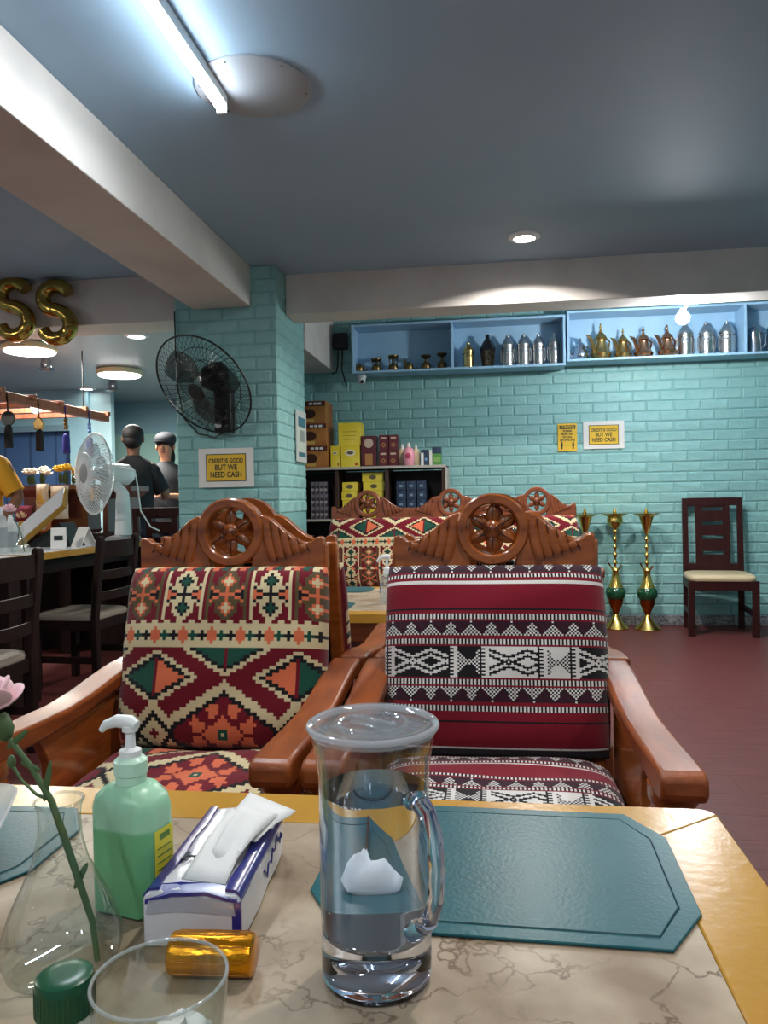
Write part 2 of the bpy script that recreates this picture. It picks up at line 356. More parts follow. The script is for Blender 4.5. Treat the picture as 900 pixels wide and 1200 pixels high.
MB().ball((0, 0, 0), (.042, .042, .046)).build('bulb', emitter('bulb_emission', (1, .98, .9), 14), b)
MB().lathe([(.018, .04), (.018, .08), (.006, .09), (.004, .12)], 12).build('socket', BLACK, b)
for px, py, Y, lab in ((54, 424, 6.45, 'small silver ceiling spot beside the yellowish panel lamp'), (132, 446, 7.75, 'small silver ceiling spot in front of the bright panel lamp')):
    p = at(px, py, Y); t = empty('ceiling_spot', (p.x, p.y, 2.45), 0, lab, 'light')
    MB().lathe([(.035, 0), (.04, -.02), (.05, -.06), (.045, -.085), (.07, -.10), (.075, -.115)], 20).build('body', SILVERP, t)
    MB().lathe([(.05, -.117), (.03, -.122)], 16).build('lens', M('lens_grey', (120, 120, 118), .2), t)
# ------------------------------------------------------------------ woven patterns: one colour per woven cell
PAL = {'R': (112, 18, 34), 'K': (26, 24, 28), 'C': (218, 200, 158), 'G': (28, 78, 64), 'S': (222, 112, 76), 'O': (92, 78, 52), 'W': (226, 222, 218), 'P': (58, 22, 38), 'D': (44, 38, 44), 'M': (128, 22, 40)}
PALL = {k: lin(v) for k, v in PAL.items()}
MOTIF = ["L....LLL....L", "L...LLKLL...L", "L..LLKGKLL..L", "L..LKGGGKL..L", "LL.LLKGKLL.LL", "LKLLLLKLLLLKL", "LSKKLLKLLKKSL", "LSSSKKKKKSSSL"]
def kilim_row_motif(dx, y, kind):
    ax, dy = abs(dx), abs(y)
    if ax > 6 or dy > 7: return None
    c = MOTIF[7-dy][6+ax]
    if c == '.': return None
    return {'L': 'C', 'G': 'G', 'K': 'K', 'S': 'S'}[c] if kind else {'L': 'O', 'G': 'C', 'K': 'S', 'S': 'K'}[c]
def crab(dx, dy):
    ax, ay = abs(dx), abs(dy)
    if ax <= 1 and ay <= 1: return 'C' if (ax == 0 and ay == 0) else 'G'
    if ax/1.35+ay <= 5: return 'S'
    if 2 <= ax <= 6 and 5 <= ay <= 9 and abs(ax-3.4) <= (ay-4)*.55+.3 and ay <= 9-abs(ax-3)*.45: return 'S'
    if 6 <= ax <= 10 and ay <= 5 and abs(ay-2.4) <= (ax-5)*.6+.2 and ax <= 10.4-abs(ay-3)*.5: return 'S'
    return None
def kilim(W, H, mo=7, di=14, bo=3):
    G = [['R']*W for _ in range(H)]
    for y0 in range(H):
        y = y0 if y0 <= 49 else 98-y0
        for x in range(W):
            c = 'R'
            if y < 2:
                k = ((x+1)//3) % 3; c = 'CSG'[k] if (x+1) % 3 != 2 or y == 0 else 'R'
            elif y < 17:
                m = round((x-mo)/14); dx = x-(mo+14*m); r = kilim_row_motif(dx, y-9, m % 2 == 1); c = r or 'R'
            elif y == 17: c = 'C' if (x//2) % 2 == 0 else 'R'
            elif y < 25:
                c = 'C'; q = (x-bo) % 9; s = q//3; dx = abs(q % 3-1); dy = abs(y-21)
                if (dx == 0 and dy <= (2 if s == 0 else 1)) or (dx == 1 and dy <= (1 if s == 0 else 0)): c = 'SGK'[s]
                if y == 24 and (x//2) % 2 == 1 and 0: c = 'R'
            else:
                n = round((x-di)/44); dx = x-(di+44*n); e = abs(dx)/1.75+abs(y-33); d2 = 22-abs(dx); c = 'R'
                sw = n % 2
                line = 34+.6*d2 if d2 <= 17 else 44.2-.95*(d2-17)
                if e <= 7.9:
                    c = 'C' if e > 6.6 else ('K' if e > 5.2 else ('R' if dx == 0 else ('GS'[(dx > 0) ^ sw])))
                elif y-26 + d2/1.75 <= 6.9:
                    q = y-26+d2/1.75; c = 'C' if q > 5.5 else ('K' if q > 4.3 else ('R' if d2 < 1 else 'G'))
                elif 0 <= y-line < 3: c = 'C'
                elif 3 <= y-line < 4.3 and d2 <= 17: c = 'K'
                elif y > line:
                    if d2 <= 16:
                        if d2 >= 15.5 and y > 45: c = 'K'
                        s_ = 22-abs(dx); r = crab(round(d2), y-49); c = r or c
                    else:
                        f = abs(dx)+abs(y-49)
                        if f <= 4: c = 'C' if f > 1 else 'R'
                        elif f <= 6: c = 'K'
            G[y0][x] = c
    return G
def sadu(W, rows):
    G = []
    def dash(n): return [['W' if x % 2 and 0 < y < n-1 else ('M' if y in (0, n-1) else 'K') for x in range(W)] for y in range(n)]
    def tri(n, up):
        o = []
        for y in range(n):
            yy = y if up else n-1-y; r = []
            for x in range(W):
                d = abs((x % 11)-5); r.append(('W' if (x+y) % 2 else 'K') if d <= yy*.72 else ('P' if (x*7+y*3) % 5 else 'D'))
            o.append(r)
        return o
    def solid(n, c): return [[c]*W for _ in range(n)]
    def panel(n):
        o = []; blk = [('b', 30), ('s', 5), ('h', 12), ('s', 5), ('w', 26), ('s', 5), ('g', 12), ('s', 5)]; tot = sum(b for _, b in blk)
        for y in range(n):
            r = []
            for x in range(W):
                q = (x+tot-7) % tot
                for t, b in blk:
                    if q < b: break
                    q -= b
                v = abs(y-(n-1)/2)
                if t in 'bw':
                    fg, bg = ('W', 'K') if t == 'b' else ('K', 'W'); ph = abs(((q+0) % 20)-10)/10
                    c0 = (n-1)/2; z = [1.5+4*(1-ph), n-2.5-4*(1-ph), c0-4.5*ph+1, c0+4.5*ph-1]; r.append(fg if any(abs(y-a) < .8 for a in z) else bg)
                elif t == 's': r.append('K' if q < 1+((y*2) % 4) else 'W')
                else:
                    hx = abs(q-5.5); ins = hx <= v*.75+.6
                    r.append(('K' if t == 'h' else 'W') if ins and v > 1.5 else (('W' if (q+y) % 2 else 'K')))
            o.append(r)
        return o
    for k, n in rows:
        G += {'d': lambda: dash(n), 't': lambda: tri(n, True), 'v': lambda: tri(n, False), 'p': lambda: panel(n)}.get(k, lambda: solid(n, k))()
    return G
def cushion(name, G, sx, sz, th, parent, loc, tilt, back=.02, pow_=6, sag=.004, seed=1, label=None):
    H, W = len(G), len(G[0]); v = []; f = []; cols = []; r = random.Random(seed); ph = r.random()*6
    for j in range(H+1):
        for i in range(W+1):
            u, q = 2*i/W-1, 2*j/H-1
            p = (max(0, 1-abs(u)**pow_)**.5)*(max(0, 1-abs(q)**pow_)**.5)
            x = u*sx/2*(1-.03*abs(q)**4); z = -q*sz/2*(1-.02*abs(u)**6)
            v.append((x, -th*p+sag*math.sin(3.1*u+ph)*math.sin(2.3*q+1.3*ph)-sag*.6*math.sin(9*q+4*u), z))
    for j in range(H):
        for i in range(W):
            f.append((j*(W+1)+i, (j+1)*(W+1)+i, (j+1)*(W+1)+i+1, j*(W+1)+i+1)); cols.append(PALL[G[j][i]])
    nb = len(v)
    ring = [(0, i) for i in range(W+1)]+[(j, W) for j in range(1, H+1)]+[(H, i) for i in range(W-1, -1, -1)]+[(j, 0) for j in range(H-1, 0, -1)]
    for j, i in ring:
        x, y, z = v[j*(W+1)+i]; v.append((x*.985, back, z*.985))
    n = len(ring)
    for k in range(n):
        j, i = ring[k]; j2, i2 = ring[(k+1) % n]
        f.append((j*(W+1)+i, j2*(W+1)+i2, nb+(k+1) % n, nb+k)); cols.append(PALL[G[min(j, H-1)][min(i, W-1)]])
    f.append(tuple(nb+k for k in range(n))); cols.append(PALL['R'])
    me = bpy.data.meshes.new(name); me.from_pydata(v, [], f); me.polygons.foreach_set('use_smooth', [True]*len(f))
    ca = me.color_attributes.new('Col', 'FLOAT_COLOR', 'CORNER'); buf = []
    for p, c in zip(me.polygons, cols): buf += [c[0], c[1], c[2], 1.0]*p.loop_total
    ca.data.foreach_set('color', buf); me.materials.append(FAB)
    o = bpy.data.objects.new(name, me); COL.objects.link(o); o.parent = parent; o.location = loc; o.rotation_euler = tilt
    if label: o['label'] = label
    return o
KB = kilim(66, 54); KS = [r for r in kilim(66, 98)[30:72]]
SB = sadu(124, [('v', 6), ('d', 4), ('M', 1), ('W', 2), ('M', 14), ('K', 1), ('M', 1), ('d', 5), ('t', 8), ('M', 1), ('d', 5), ('p', 17), ('d', 5), ('v', 8), ('M', 1), ('d', 5), ('M', 4), ('K', 1), ('M', 13), ('W', 1), ('D', 5)])
SS = sadu(124, [('D', 6), ('d', 4), ('v', 6), ('d', 4), ('W', 1), ('M', 11), ('d', 4), ('t', 7), ('d', 4), ('p', 17), ('d', 4), ('v', 8), ('d', 4), ('M', 12)])

# ------------------------------------------------------------------ carved armchairs and the settee
def crest(parent, xs, wood, far=False):        # xs: medallion centres; each gets a ring, a six-petal flower and two feathered wings
    HW = xs[1] if len(xs) > 1 else None
    for n, cx in enumerate(xs):
        R = Matrix.Translation((cx, 0, 1.035)) @ Matrix.Rotation(PI/2, 4, 'X')
        MB().lathe([(.066, -.022), (.070, .020), (.074, .024), (.093, .024), (.098, .018), (.098, -.022), (.066, -.022)], 48, mat=R, cap=False).build('medallion_ring', wood, parent)
        for k in range(6):
            Rm = Matrix.Translation((cx, -.004, 1.035)) @ Matrix.Rotation(k*PI/3, 4, 'Y')
            m = MB(); m.ball((0, 0, .041), (.0185, .008, .027), 14, 10)
            m.v = [tuple(Rm @ Vector((x*(1 if z < .045 else 1-.35*(z-.045)/.023), y, z))) for x, y, z in m.v]
            pt = m.build('petal', wood, parent, 60)
            if not far: MB().tube([tuple(Rm @ Vector((0, -.0078, z))) for z in (.026, .04, .055, .064)], [.0016, .0018, .0012, .0005], 4).build('petal_vein_shade', WDARK, pt)
        m = MB(); m.lathe([(.026, .0), (.026, .010), (.022, .018), (.012, .023), (.003, .0245)], 24, mat=R)
        m.build('flower_centre', wood, parent, 50)
        g = MB()
        for s in (-1, 1):
            for q in (-.5, .5, -1.4, 1.4):
                a = [(R @ Vector((q*.011*1.0+s*t*.018, t*.018-s*q*.0*1, .0245-abs(t)**2*.010))) for t in (-1, -.5, 0, .5, 1)]
                g.tube([tuple(p) for p in a], .0012, 4)
        g.build('crosshatch_cut_shade', WDARK, parent)
        for a in range(4):
            p = R @ Vector((.083*math.cos(a*PI/2), .083*math.sin(a*PI/2), .0235))
            MB().lathe([(.0052, -.002), (.0052, .0018), (.0030, .0020), (.0028, .0008)], 12, mat=Matrix.Translation(p) @ Matrix.Rotation(PI/2, 4, 'X')).build('peg', wood, parent)
    xs2 = [xs[0]-.272]+[(a+b)/2 for a, b in zip(xs, xs[1:])]+[xs[-1]+.272]
    for n, cx in enumerate(xs):
        for s in (-1, 1):
            end = (xs2[n+1]-cx) if s > 0 else (cx-xs2[n]); k = end/.272
            inner = (len(xs) > 1) and ((s > 0 and n < len(xs)-1) or (s < 0 and n > 0))
            top = [(.272, 1.016), (.262, 1.021), (.247, 1.017), (.236, 1.006), (.220, 1.004), (.200, 1.010), (.180, 1.021), (.160, 1.036), (.140, 1.054), (.120, 1.072), (.095, 1.083), (.07, 1.075)]
            if inner: top = [(.272, 1.005), (.25, 1.004)]+top[4:]
            pts = [(.055, .905), (.272, .905)]+top
            pts = [(cx+s*(x*k if x > .1 else x), z) for x, z in pts]+[(cx+s*.066, 1.02), (cx+s*.066, .97)]
            MB().prism(pts, 'y', -.016, .020).build('crest_wing', wood, parent, 30, bevel=.004)
            ln = MB()
            for q in range(6):
                x = (.110+.0255*q); zt = 1.070-.0128*q-.0006*q*q; zb = .943+.0075*q
                if zt-zb < .02: continue
                sl_ = .020-.002*q
                path = [(cx+s*(x+sl_*(1-u)**1.6-.004)*k, 0, zb+.010+(zt-zb-.020)*u) for u in (0, .2, .4, .6, .8, 1)]
                m = MB(); m.tube(path, [.0125, .0150, .0155, .0150, .0135, .010], 12); m.v = [(a, -.0150+b_*.5, c_) for a, b_, c_ in m.v]
                m.build('feather', wood, parent, 60)
                ln.tube([(cx+s*(x+sl_*(1-u)**1.6+.0095+.002*math.sin(PI*u))*k, -.0185, zb+.006+(zt-zb-.014)*u) for u in (0, .2, .4, .6, .8, 1)], .0013, 4)
            ln.build('feather_cut_shade', WDARK, parent)
            MB().tube([(cx+s*(.235+.012*math.cos(t))*k, -.0165, 1.008+.012*math.sin(t)-.012) for t in [PI*1.0+.3*i for i in range(6)]], .0018, 4).build('curl_cut_shade', WDARK, parent)
def arm_shape():
    t = [(.045, .668), (-.06, .664), (-.16, .652), (-.27, .636), (-.38, .628), (-.52, .630), (-.66, .636), (-.735, .637), (-.752, .628), (-.755, .600), (-.745, .582), (-.70, .578), (-.60, .584), (-.45, .585), (-.34, .588), (-.2, .606), (-.06, .622), (.045, .626)]
    return t
def armchair(loc, rz, fabric, label, wood=WOOD, xs=(0.0,), far=False):
    n = len(xs); hw = (xs[-1]-xs[0])/2
    t = empty('carved_armchair' if n == 1 else 'carved_settee', loc, rz, label, 'armchair' if n == 1 else 'sofa')
    crest(t, list(xs), wood, far)
    for s in (-1, 1):
        ox = s*hw
        MB().prism([(.004, 1.0), (.042, 1.0), (.040, .93), (-.075, .44), (-.055, 0), (-.115, 0), (-.125, .44), (-.004, .93)], 'x', ox+s*.240, ox+s*.278).build('back_post', wood, t, 20, bevel=.005)
        MB().prism(arm_shape(), 'x', ox+s*.280, ox+s*.362).build('armrest', WOODH if not far else wood, t, 25, bevel=.009, seg=3)
        MB().lathe([(.030, 0), (.036, .06), (.040, .2), (.046, .40), (.046, .52), (.038, .545), (.046, .56), (.046, .586)], 24, mat=Matrix.Translation((ox+s*.322, -.655, 0)), sy=1.15).build('front_leg', wood, t, 40)
        pts = [(-.10, .60), (-.30, .585), (-.50, .585)]+[(-.50+.05*math.sin(a), .585-.2*a/PI) for a in [PI*i/8 for i in range(1, 9)]]+[(-.10, .385)]
        MB().prism(pts, 'x', ox+s*.300, ox+s*.326).build('side_panel', wood, t, 30, bevel=.004)
        MB().box(ox+min(s*.292, s*.33), ox+max(s*.292, s*.33), -.66, -.07, .28, .385).build('side_rail', wood, t, bevel=.005)
    W0 = hw+.25
    MB().box(-W0-.03, W0+.03, -.665, -.635, .27, .385).build('front_rail', wood, t, bevel=.005)
    MB().box(-W0, W0, -.63, -.11, .34, .365).build('seat_board', WDARK, t)
    MB().box(-W0, W0, -.012, .022, .85, .91).build('top_rail', wood, t, bevel=.004)
    MB().box(-W0, W0, -.12, -.085, .39, .45).build('lower_rail', wood, t, bevel=.004)
    for i in range(4*n):
        x = -W0+(i+.5)*2*W0/(4*n)
        MB().prism([(-.01, .86), (.012, .86), (-.09, .44), (-.112, .44)], 'x', x-.03, x+.03).build('back_slat', wood, t, 20, bevel=.003)
    gb, gs, lab = fabric
    W1 = .57+2*hw
    cushion('seat_cushion', gs, W1, .50, .055, t, (0, -.40, .415), (-PI/2+.05, 0, 0), back=.045, seed=len(gb))
    cushion('back_cushion', gb, W1+.015, .50, .075, t, (0, -.083, .695), (-.245, 0, 0), back=.03, seed=len(gb)+2, label=lab)
    return t
armchair((.008, 2.13, 0), 0, (SB, SS, 'red black and white striped woven cushion'), 'carved wooden armchair with striped red, black and white cushions facing the table')
armchair((-.735, 2.13, 0), 0, (KB, KS, 'kilim patterned cushion with green and orange diamonds'), 'carved wooden armchair with kilim cushions of diamonds and medallions facing the table')
armchair((-.722, 2.245, 0), PI, (KB, KS, None), 'carved armchair turned away, back to back with the kilim cushion armchair')
armchair((.022, 2.245, 0), PI, (SB, SS, None), 'carved armchair turned away, back to back with the striped cushion armchair')
KL = kilim(190, 54, 5, 30, 2); KL2 = [r for r in reversed(kilim(190, 42, 5, 30, 2))]
KLW = [[r[x % 190] for x in range(190)] for r in KL2]
KLm = KLW+[r for r in KL[3:17]]
ST = armchair((-.275, 5.62, 0), 0, (KLm, kilim(190, 42, 5, 8, 2), 'kilim cushion running the whole width'), 'long three-medallion carved settee with kilim cushions before the tea boxes', WOODF, (-.615, 0, .615), True)
ST.scale = (1, 1, 1.055)

# ------------------------------------------------------------------ ochre framed marble tables
MARB = M('marble_laminate', (170, 155, 135), .34, noise=(9, (126, 108, 88), .36, .70), spec=.25)
def marble():
    m = MARB; nt = m.node_tree; b = nt.nodes['Principled BSDF']; L = nt.links
    src = [n for n in nt.nodes if n.type == 'MAPPING'][0].outputs[0]; ramp = [n for n in nt.nodes if n.type == 'VALTORGB'][0]
    n = nt.nodes.new('ShaderNodeTexNoise'); n.inputs['Scale'].default_value = 11; n.inputs['Detail'].default_value = 10; L.new(src, n.inputs[0])
    mp = nt.nodes.new('ShaderNodeVectorMath'); mp.operation = 'MULTIPLY_ADD'; mp.inputs[1].default_value = (.26, .26, .26); L.new(n.outputs['Color'], mp.inputs[0]); L.new(src, mp.inputs[2])
    vo = nt.nodes.new('ShaderNodeTexVoronoi'); vo.feature = 'DISTANCE_TO_EDGE'; vo.inputs['Scale'].default_value = 7.5; L.new(mp.outputs[0], vo.inputs['Vector'])
    n2 = nt.nodes.new('ShaderNodeTexNoise'); n2.inputs['Scale'].default_value = 6; L.new(src, n2.inputs[0]); rr_ = nt.nodes.new('ShaderNodeValToRGB'); rr_.color_ramp.elements[0].position = .40; rr_.color_ramp.elements[1].position = .58; L.new(n2.outputs[0], rr_.inputs[0])
    r = nt.nodes.new('ShaderNodeValToRGB'); r.color_ramp.elements[0].position = .0; r.color_ramp.elements[1].position = .03; r.color_ramp.elements[0].color = (.9, .9, .9, 1); r.color_ramp.elements[1].color = (0, 0, 0, 1); L.new(vo.outputs[0], r.inputs[0])
    mu = nt.nodes.new('ShaderNodeMath'); mu.operation = 'MULTIPLY'; L.new(r.outputs[0], mu.inputs[0]); L.new(rr_.outputs[0], mu.inputs[1])
    mx = nt.nodes.new('ShaderNodeMix'); mx.data_type = 'RGBA'; L.new(mu.outputs[0], mx.inputs[0]); L.new(ramp.outputs[0], mx.inputs[6]); mx.inputs[7].default_value = (*lin((84, 62, 44)), 1)
    L.new(mx.outputs[2], b.inputs['Base Color'])
marble()
def table(name, label, x0, x1, y0, y1, z, bw=.105, top=MARB, edge=OCHRE, th=.04, legm=WOOD, legw=.09):
    t = empty(name, ((x0+x1)/2, (y0+y1)/2, 0), 0, label, 'table'); hx, hy = (x1-x0)/2, (y1-y0)/2
    rc = .022
    def bd(p): return MB().prism(p, 'z', z-th, z).build('border_board', edge, t, 20, bevel=.0025)
    bd([(-hx+rc, hy), (-hx, hy-rc), (-hx+bw, hy-bw), (hx-bw, hy-bw), (hx, hy-rc), (hx-rc*.3, hy-rc*.3), (hx-rc, hy)])
    bd([(-hx+rc, -hy), (-hx, -hy+rc), (-hx+bw, -hy+bw), (hx-bw, -hy+bw), (hx, -hy+rc), (hx-rc, -hy)])
    bd([(hx-.0005, hy-rc), (hx-bw, hy-bw-.0005), (hx-bw, -hy+bw+.0005), (hx-.0005, -hy+rc)])
    bd([(-hx+.0005, hy-rc), (-hx+bw, hy-bw-.0005), (-hx+bw, -hy+bw+.0005), (-hx+.0005, -hy+rc)])
    MB().box(-hx+bw+.001, hx-bw-.001, -hy+bw+.001, hy-bw-.001, z-th, z-.0008).build('marble_top', top, t, 0)
    for sx in (-1, 1):
        for sy in (-1, 1):
            x, y = sx*(hx-.08), sy*(hy-.08)
            MB().box(x-legw/2, x+legw/2, y-legw/2, y+legw/2, 0, z-th).build('leg', legm, t, bevel=.006)
    for sy in (-1, 1): MB().box(-hx+.12, hx-.12, sy*(hy-.08)-.012, sy*(hy-.08)+.012, z-th-.09, z-th).build('apron', legm, t, bevel=.003)
    for sx in (-1, 1): MB().box(sx*(hx-.08)-.012, sx*(hx-.08)+.012, -hy+.12, hy-.12, z-th-.09, z-th).build('apron', legm, t, bevel=.003)
    return t
TZ = .65
table('dining_table', 'marble topped table with ochre border in the foreground', -1.30, .325, .40, 1.195, TZ)
table('dining_table', 'marble topped ochre table between the armchairs and the long settee', -1.55, .22, 3.13, 4.12, TZ, .09)
LEATH = M('teal_leatherette', (36, 90, 97), .33, bump=(180, .3, .0012), noise=(8, (33, 83, 91), .3, .7), spec=.2)
def placemat(loc, rz, hx, hy, cx, cy, label):
    t = empty('placemat', loc, rz, label, 'placemat')
    def octo(d): return [(-hx+cx+d*.4, -hy+d), (hx-cx-d*.4, -hy+d), (hx-d, -hy+cy+d*.4), (hx-d, hy-cy-d*.4), (hx-cx-d*.4, hy-d), (-hx+cx+d*.4, hy-d), (-hx+d, hy-cy-d*.4), (-hx+d, -hy+cy+d*.4)]
    MB().prism(octo(0), 'z', 0, .0035).build('mat_body', LEATH, t, 20, bevel=.0012)
    MB().prism(octo(.024), 'z', .0035, .0042).build('stitched_panel', LEATH, t, 20)
    MB().tube([(x, y, .0037) for x, y in octo(.0225)], .0011, 4, closed=True).build('seam', M('seam_teal', (24, 66, 72), .6), t)
    return t
placemat((.006, .988, TZ), math.radians(-1.3), .224, .172, .045, .075, 'teal leather placemat behind the water jug')
placemat((-.80, .965, TZ), math.radians(1), .21, .135, .045, .075, 'teal leather placemat at the left edge of the table')
placemat((-.85, 3.98, TZ), 0, .24, .12, .05, .05, 'dark teal placemat on the far side of the second table')
placemat((-.82, 3.36, TZ), 0, .21, .14, .05, .06, 'dark teal placemat on the near side of the second table')

# ------------------------------------------------------------------ dining chairs
def slat_chair(loc, rz, label, woodm=MAHOG, pad=CREAM):      # tall chair by the brick wall, back panel with four slots; faces -Y
    t = empty('dining_chair', loc, rz, label, 'chair'); w2, d = .215, .42
    for s in (-1, 1):
        MB().prism([(.20, 0), (.245, 0), (.245, .45), (.285, 1.09), (.25, 1.09), (.205, .45)], 'x', s*w2-.022, s*w2+.022).build('back_leg', woodm, t, 20, bevel=.003)
        MB().box(s*.235-.024, s*.235+.024, -.235, -.187, 0, .44).build('front_leg', woodm, t, bevel=.003)
        MB().box(s*.232-.013, s*.232+.013, -.19, .205, .365, .435).build('side_rail', woodm, t, bevel=.002)
        MB().box(s*.230-.012, s*.230+.012, -.19, .205, .155, .20).build('stretcher', woodm, t, bevel=.002)
    MB().box(-.24, .24, -.232, -.206, .365, .435).build('front_rail', woodm, t, bevel=.002)
    T = Matrix.Translation((0, .222, .45)) @ Matrix.Rotation(-.0625, 4, 'X')
    MB().box(-.195, .195, -.014, .014, .575, .642, T).build('top_rail', woodm, t, bevel=.002)
    MB().box(-.195, .195, -.012, .012, .03, .09, T).build('lower_rail', woodm, t, bevel=.002)
    for z0, z1 in ((.09, .165), (.195, .295), (.325, .415), (.445, .535), (.56, .577)): MB().box(-.125, .125, -.010, .010, z0, z1, T).build('back_slat', woodm, t, bevel=.001)
    for s in (-1, 1): MB().box(s*.108-.026, s*.108+.026, -.0105, .0105, .09, .577, T).build('back_stile', woodm, t, bevel=.001)
    m = MB(); rs = []
    for z, k in ((.437, .97), (.452, 1.0), (.470, .99), (.482, .93), (.487, .80)):
        rs.append([Vector((math.copysign(abs(math.cos(a))**.28, math.cos(a))*.252*k, math.copysign(abs(math.sin(a))**.28, math.sin(a))*.225*k-.02, z)) for a in [2*PI*i/40 for i in range(40)]])
    m.rings(rs).build('seat_pad', pad, t, 50)
    return t
slat_chair((1.83, 6.52, 0), math.radians(-6), 'dark mahogany dining chair with cream seat against the brick wall')
slat_chair((-2.47, 5.86, 0), math.radians(176), 'dark wooden chair turned away at the left foot of the brick pillar')
PAD = M('grey_seat_pad', (142, 130, 116), .6)
def ladder_chair(loc, rz, label):            # dark ladder-back chair, faces -Y
    t = empty('ladder_back_chair', loc, rz, label, 'chair')
    for s in (-1, 1):
        MB().prism([(.18, 0), (.22, 0), (.215, .45), (.262, .90), (.258, .925), (.242, .935), (.226, .925), (.222, .90), (.178, .45)], 'x', s*.205-.024, s*.205+.024).build('back_post', DKWOOD, t, 20, bevel=.006)
        MB().box(s*.20-.022, s*.20+.022, -.22, -.178, 0, .43).build('front_leg', DKWOOD, t, bevel=.004)
        MB().box(s*.20-.010, s*.20+.010, -.18, .18, .17, .21).build('stretcher', DKWOOD, t, bevel=.002)
        MB().box(s*.20-.012, s*.20+.012, -.18, .18, .37, .43).build('side_rail', DKWOOD, t, bevel=.002)
        for z in (.49, .66, .86): MB().ball((s*.205, .176+(z-.45)*.1, z), (.006, .003, .006), 8, 6).build('bolt', SILVERP, t)
    MB().box(-.2, .2, -.216, -.192, .37, .43).build('front_rail', DKWOOD, t, bevel=.002)
    MB().box(-.2, .2, .185, .205, .37, .43).build('back_rail', DKWOOD, t, bevel=.002)
    for z0, z1 in ((.545, .60), (.67, .725), (.80, .905)):
        y = .2+((z0+z1)/2-.45)*.094; pts = [(x*.19, y-.01+.03*(1-x*x)) for x in [-1+.2*i for i in range(11)]]
        MB().prism(pts+[(x, q+.016) for x, q in reversed(pts)], 'z', z0, z1).build('ladder_slat', DKWOOD, t, 30, bevel=.002)
    rs = []
    for z, k in ((.430, .98), (.445, 1.0), (.462, .97), (.470, .86)):
        rs.append([Vector((math.copysign(abs(math.cos(a))**.3, math.cos(a))*.222*k, math.copysign(abs(math.sin(a))**.3, math.sin(a))*.215*k-.015, z)) for a in [2*PI*i/32 for i in range(32)]])
    MB().rings(rs).build('seat_pad', PAD, t, 50)
    return t
ladder_chair((-2.275, 3.03, 0), -PI/2, 'dark ladder-back chair with pale seat at the left edge of the picture')
ladder_chair((-2.52, 4.50, 0), -PI/2-.05, 'dark ladder-back chair in front of the white desk fan')
ladder_chair((-3.72, 4.35, 0), PI/2, 'dark ladder-back chair on the far side of the left table')
LAM = M('grey_laminate', (190, 196, 204), .3)
table('high_table', 'pale topped dark table with ochre edge beside the nearest ladder-back chair', -3.27, -2.53, 2.75, 3.93, .85, .03, LAM, OCHRE, .04, DKWOOD, .11)
table('high_table', 'pale topped dark table with ochre edge carrying the white desk fan', -3.27, -2.53, 3.94, 5.55, .85, .03, LAM, OCHRE, .04, DKWOOD, .11)
# ------------------------------------------------------------------ wall shelf with coffee pots and lanterns
def wall_shelf(x0, x1, z0, z1, divs, label, y0=6.60, y1=WY-.012, th=.02):
    t = empty('wall_shelf', ((x0+x1)/2, y1, z0), 0, label, 'shelf'); o = Vector(((x0+x1)/2, y1, z0))
    def p(name, a, b, c, d, e, f): MB().box(a-o.x, b-o.x, c-o.y, d-o.y, e-o.z, f-o.z).build(name, BLUEP, t, bevel=.002)
    p('bottom_board', x0, x1, y0, y1, z0, z0+th); p('top_board', x0, x1, y0, y1, z1-th, z1); p('back_board', x0, x1, y1-.008, y1, z0+th, z1-th)
    for x in [x0]+divs+[x1-th]: p('upright', x, x+th, y0, y1-.008, z0+th, z1-th)
    return t
wall_shelf(-1.165, .655, 2.222, 2.645, [-.305], 'open blue wall shelf holding the burners and dark lanterns, nearer the pillar')
wall_shelf(.668, 3.30, 2.252, 2.672, [2.075], 'open blue wall shelf holding the shiny coffee pots, further right')
SL, SR = 2.242, 2.272
def sx_(px, y=6.74, py=410): return at(px, py, y).x
GRP = 'pots and lanterns on the blue wall shelves'
def burner(px, h, kind, label):
    t = empty('incense_burner', (sx_(px), 6.72, SL), 0, label, 'incense burner', GRP)
    MB().lathe([(.034, 0), (.040, .012), (.042, .05), (.034, .066), (.018, .072), (.015, .082)], 20).build('base', OLDBR, t)
    if kind == 0:
        MB().lathe([(.010, .08), (.010, h-.035), (.040, h-.018), (.046, h-.006), (.044, h), (.02, h-.006)], 20).build('cup', OLDBR, t)
    elif kind == 1:
        for k in range(4):
            a = k*PI/2+.4; MB().tube([(.03*math.cos(a), .03*math.sin(a), .062), (.038*math.cos(a), .038*math.sin(a), h-.02)], .005, 6).build('pillar_rod', OLDBR, t)
        MB().lathe([(.03, h-.03), (.046, h-.014), (.046, h), (.038, h), (.034, h-.012)], 20).build('cup', OLDBR, t)
    else:
        MB().tube([(-.02, 0, .05), (-.035, 0, .10), (-.045, 0, h)], [.012, .008, .004], 8).build('spout', OLDBR, t)
        MB().tube([(.03, 0, .02), (.06, 0, .015), (.075, 0, .03)], .012, 8).build('handle', OLDBR, t)
burner(421, .09, 2, 'low dark bronze burner at the left end of the blue shelf')
burner(441, .125, 1, 'bronze incense burner with rods, second in the dim shelf bay')
burner(461, .145, 1, 'shiny bronze incense burner with rods, third in the dim shelf bay')
burner(479, .125, 2, 'small bronze ladle-shaped burner lying mid bay on the blue shelf')
burner(499, .135, 0, 'bronze goblet burner fifth in the dim shelf bay')
burner(518, .145, 0, 'bronze goblet burner beside the shelf divider')
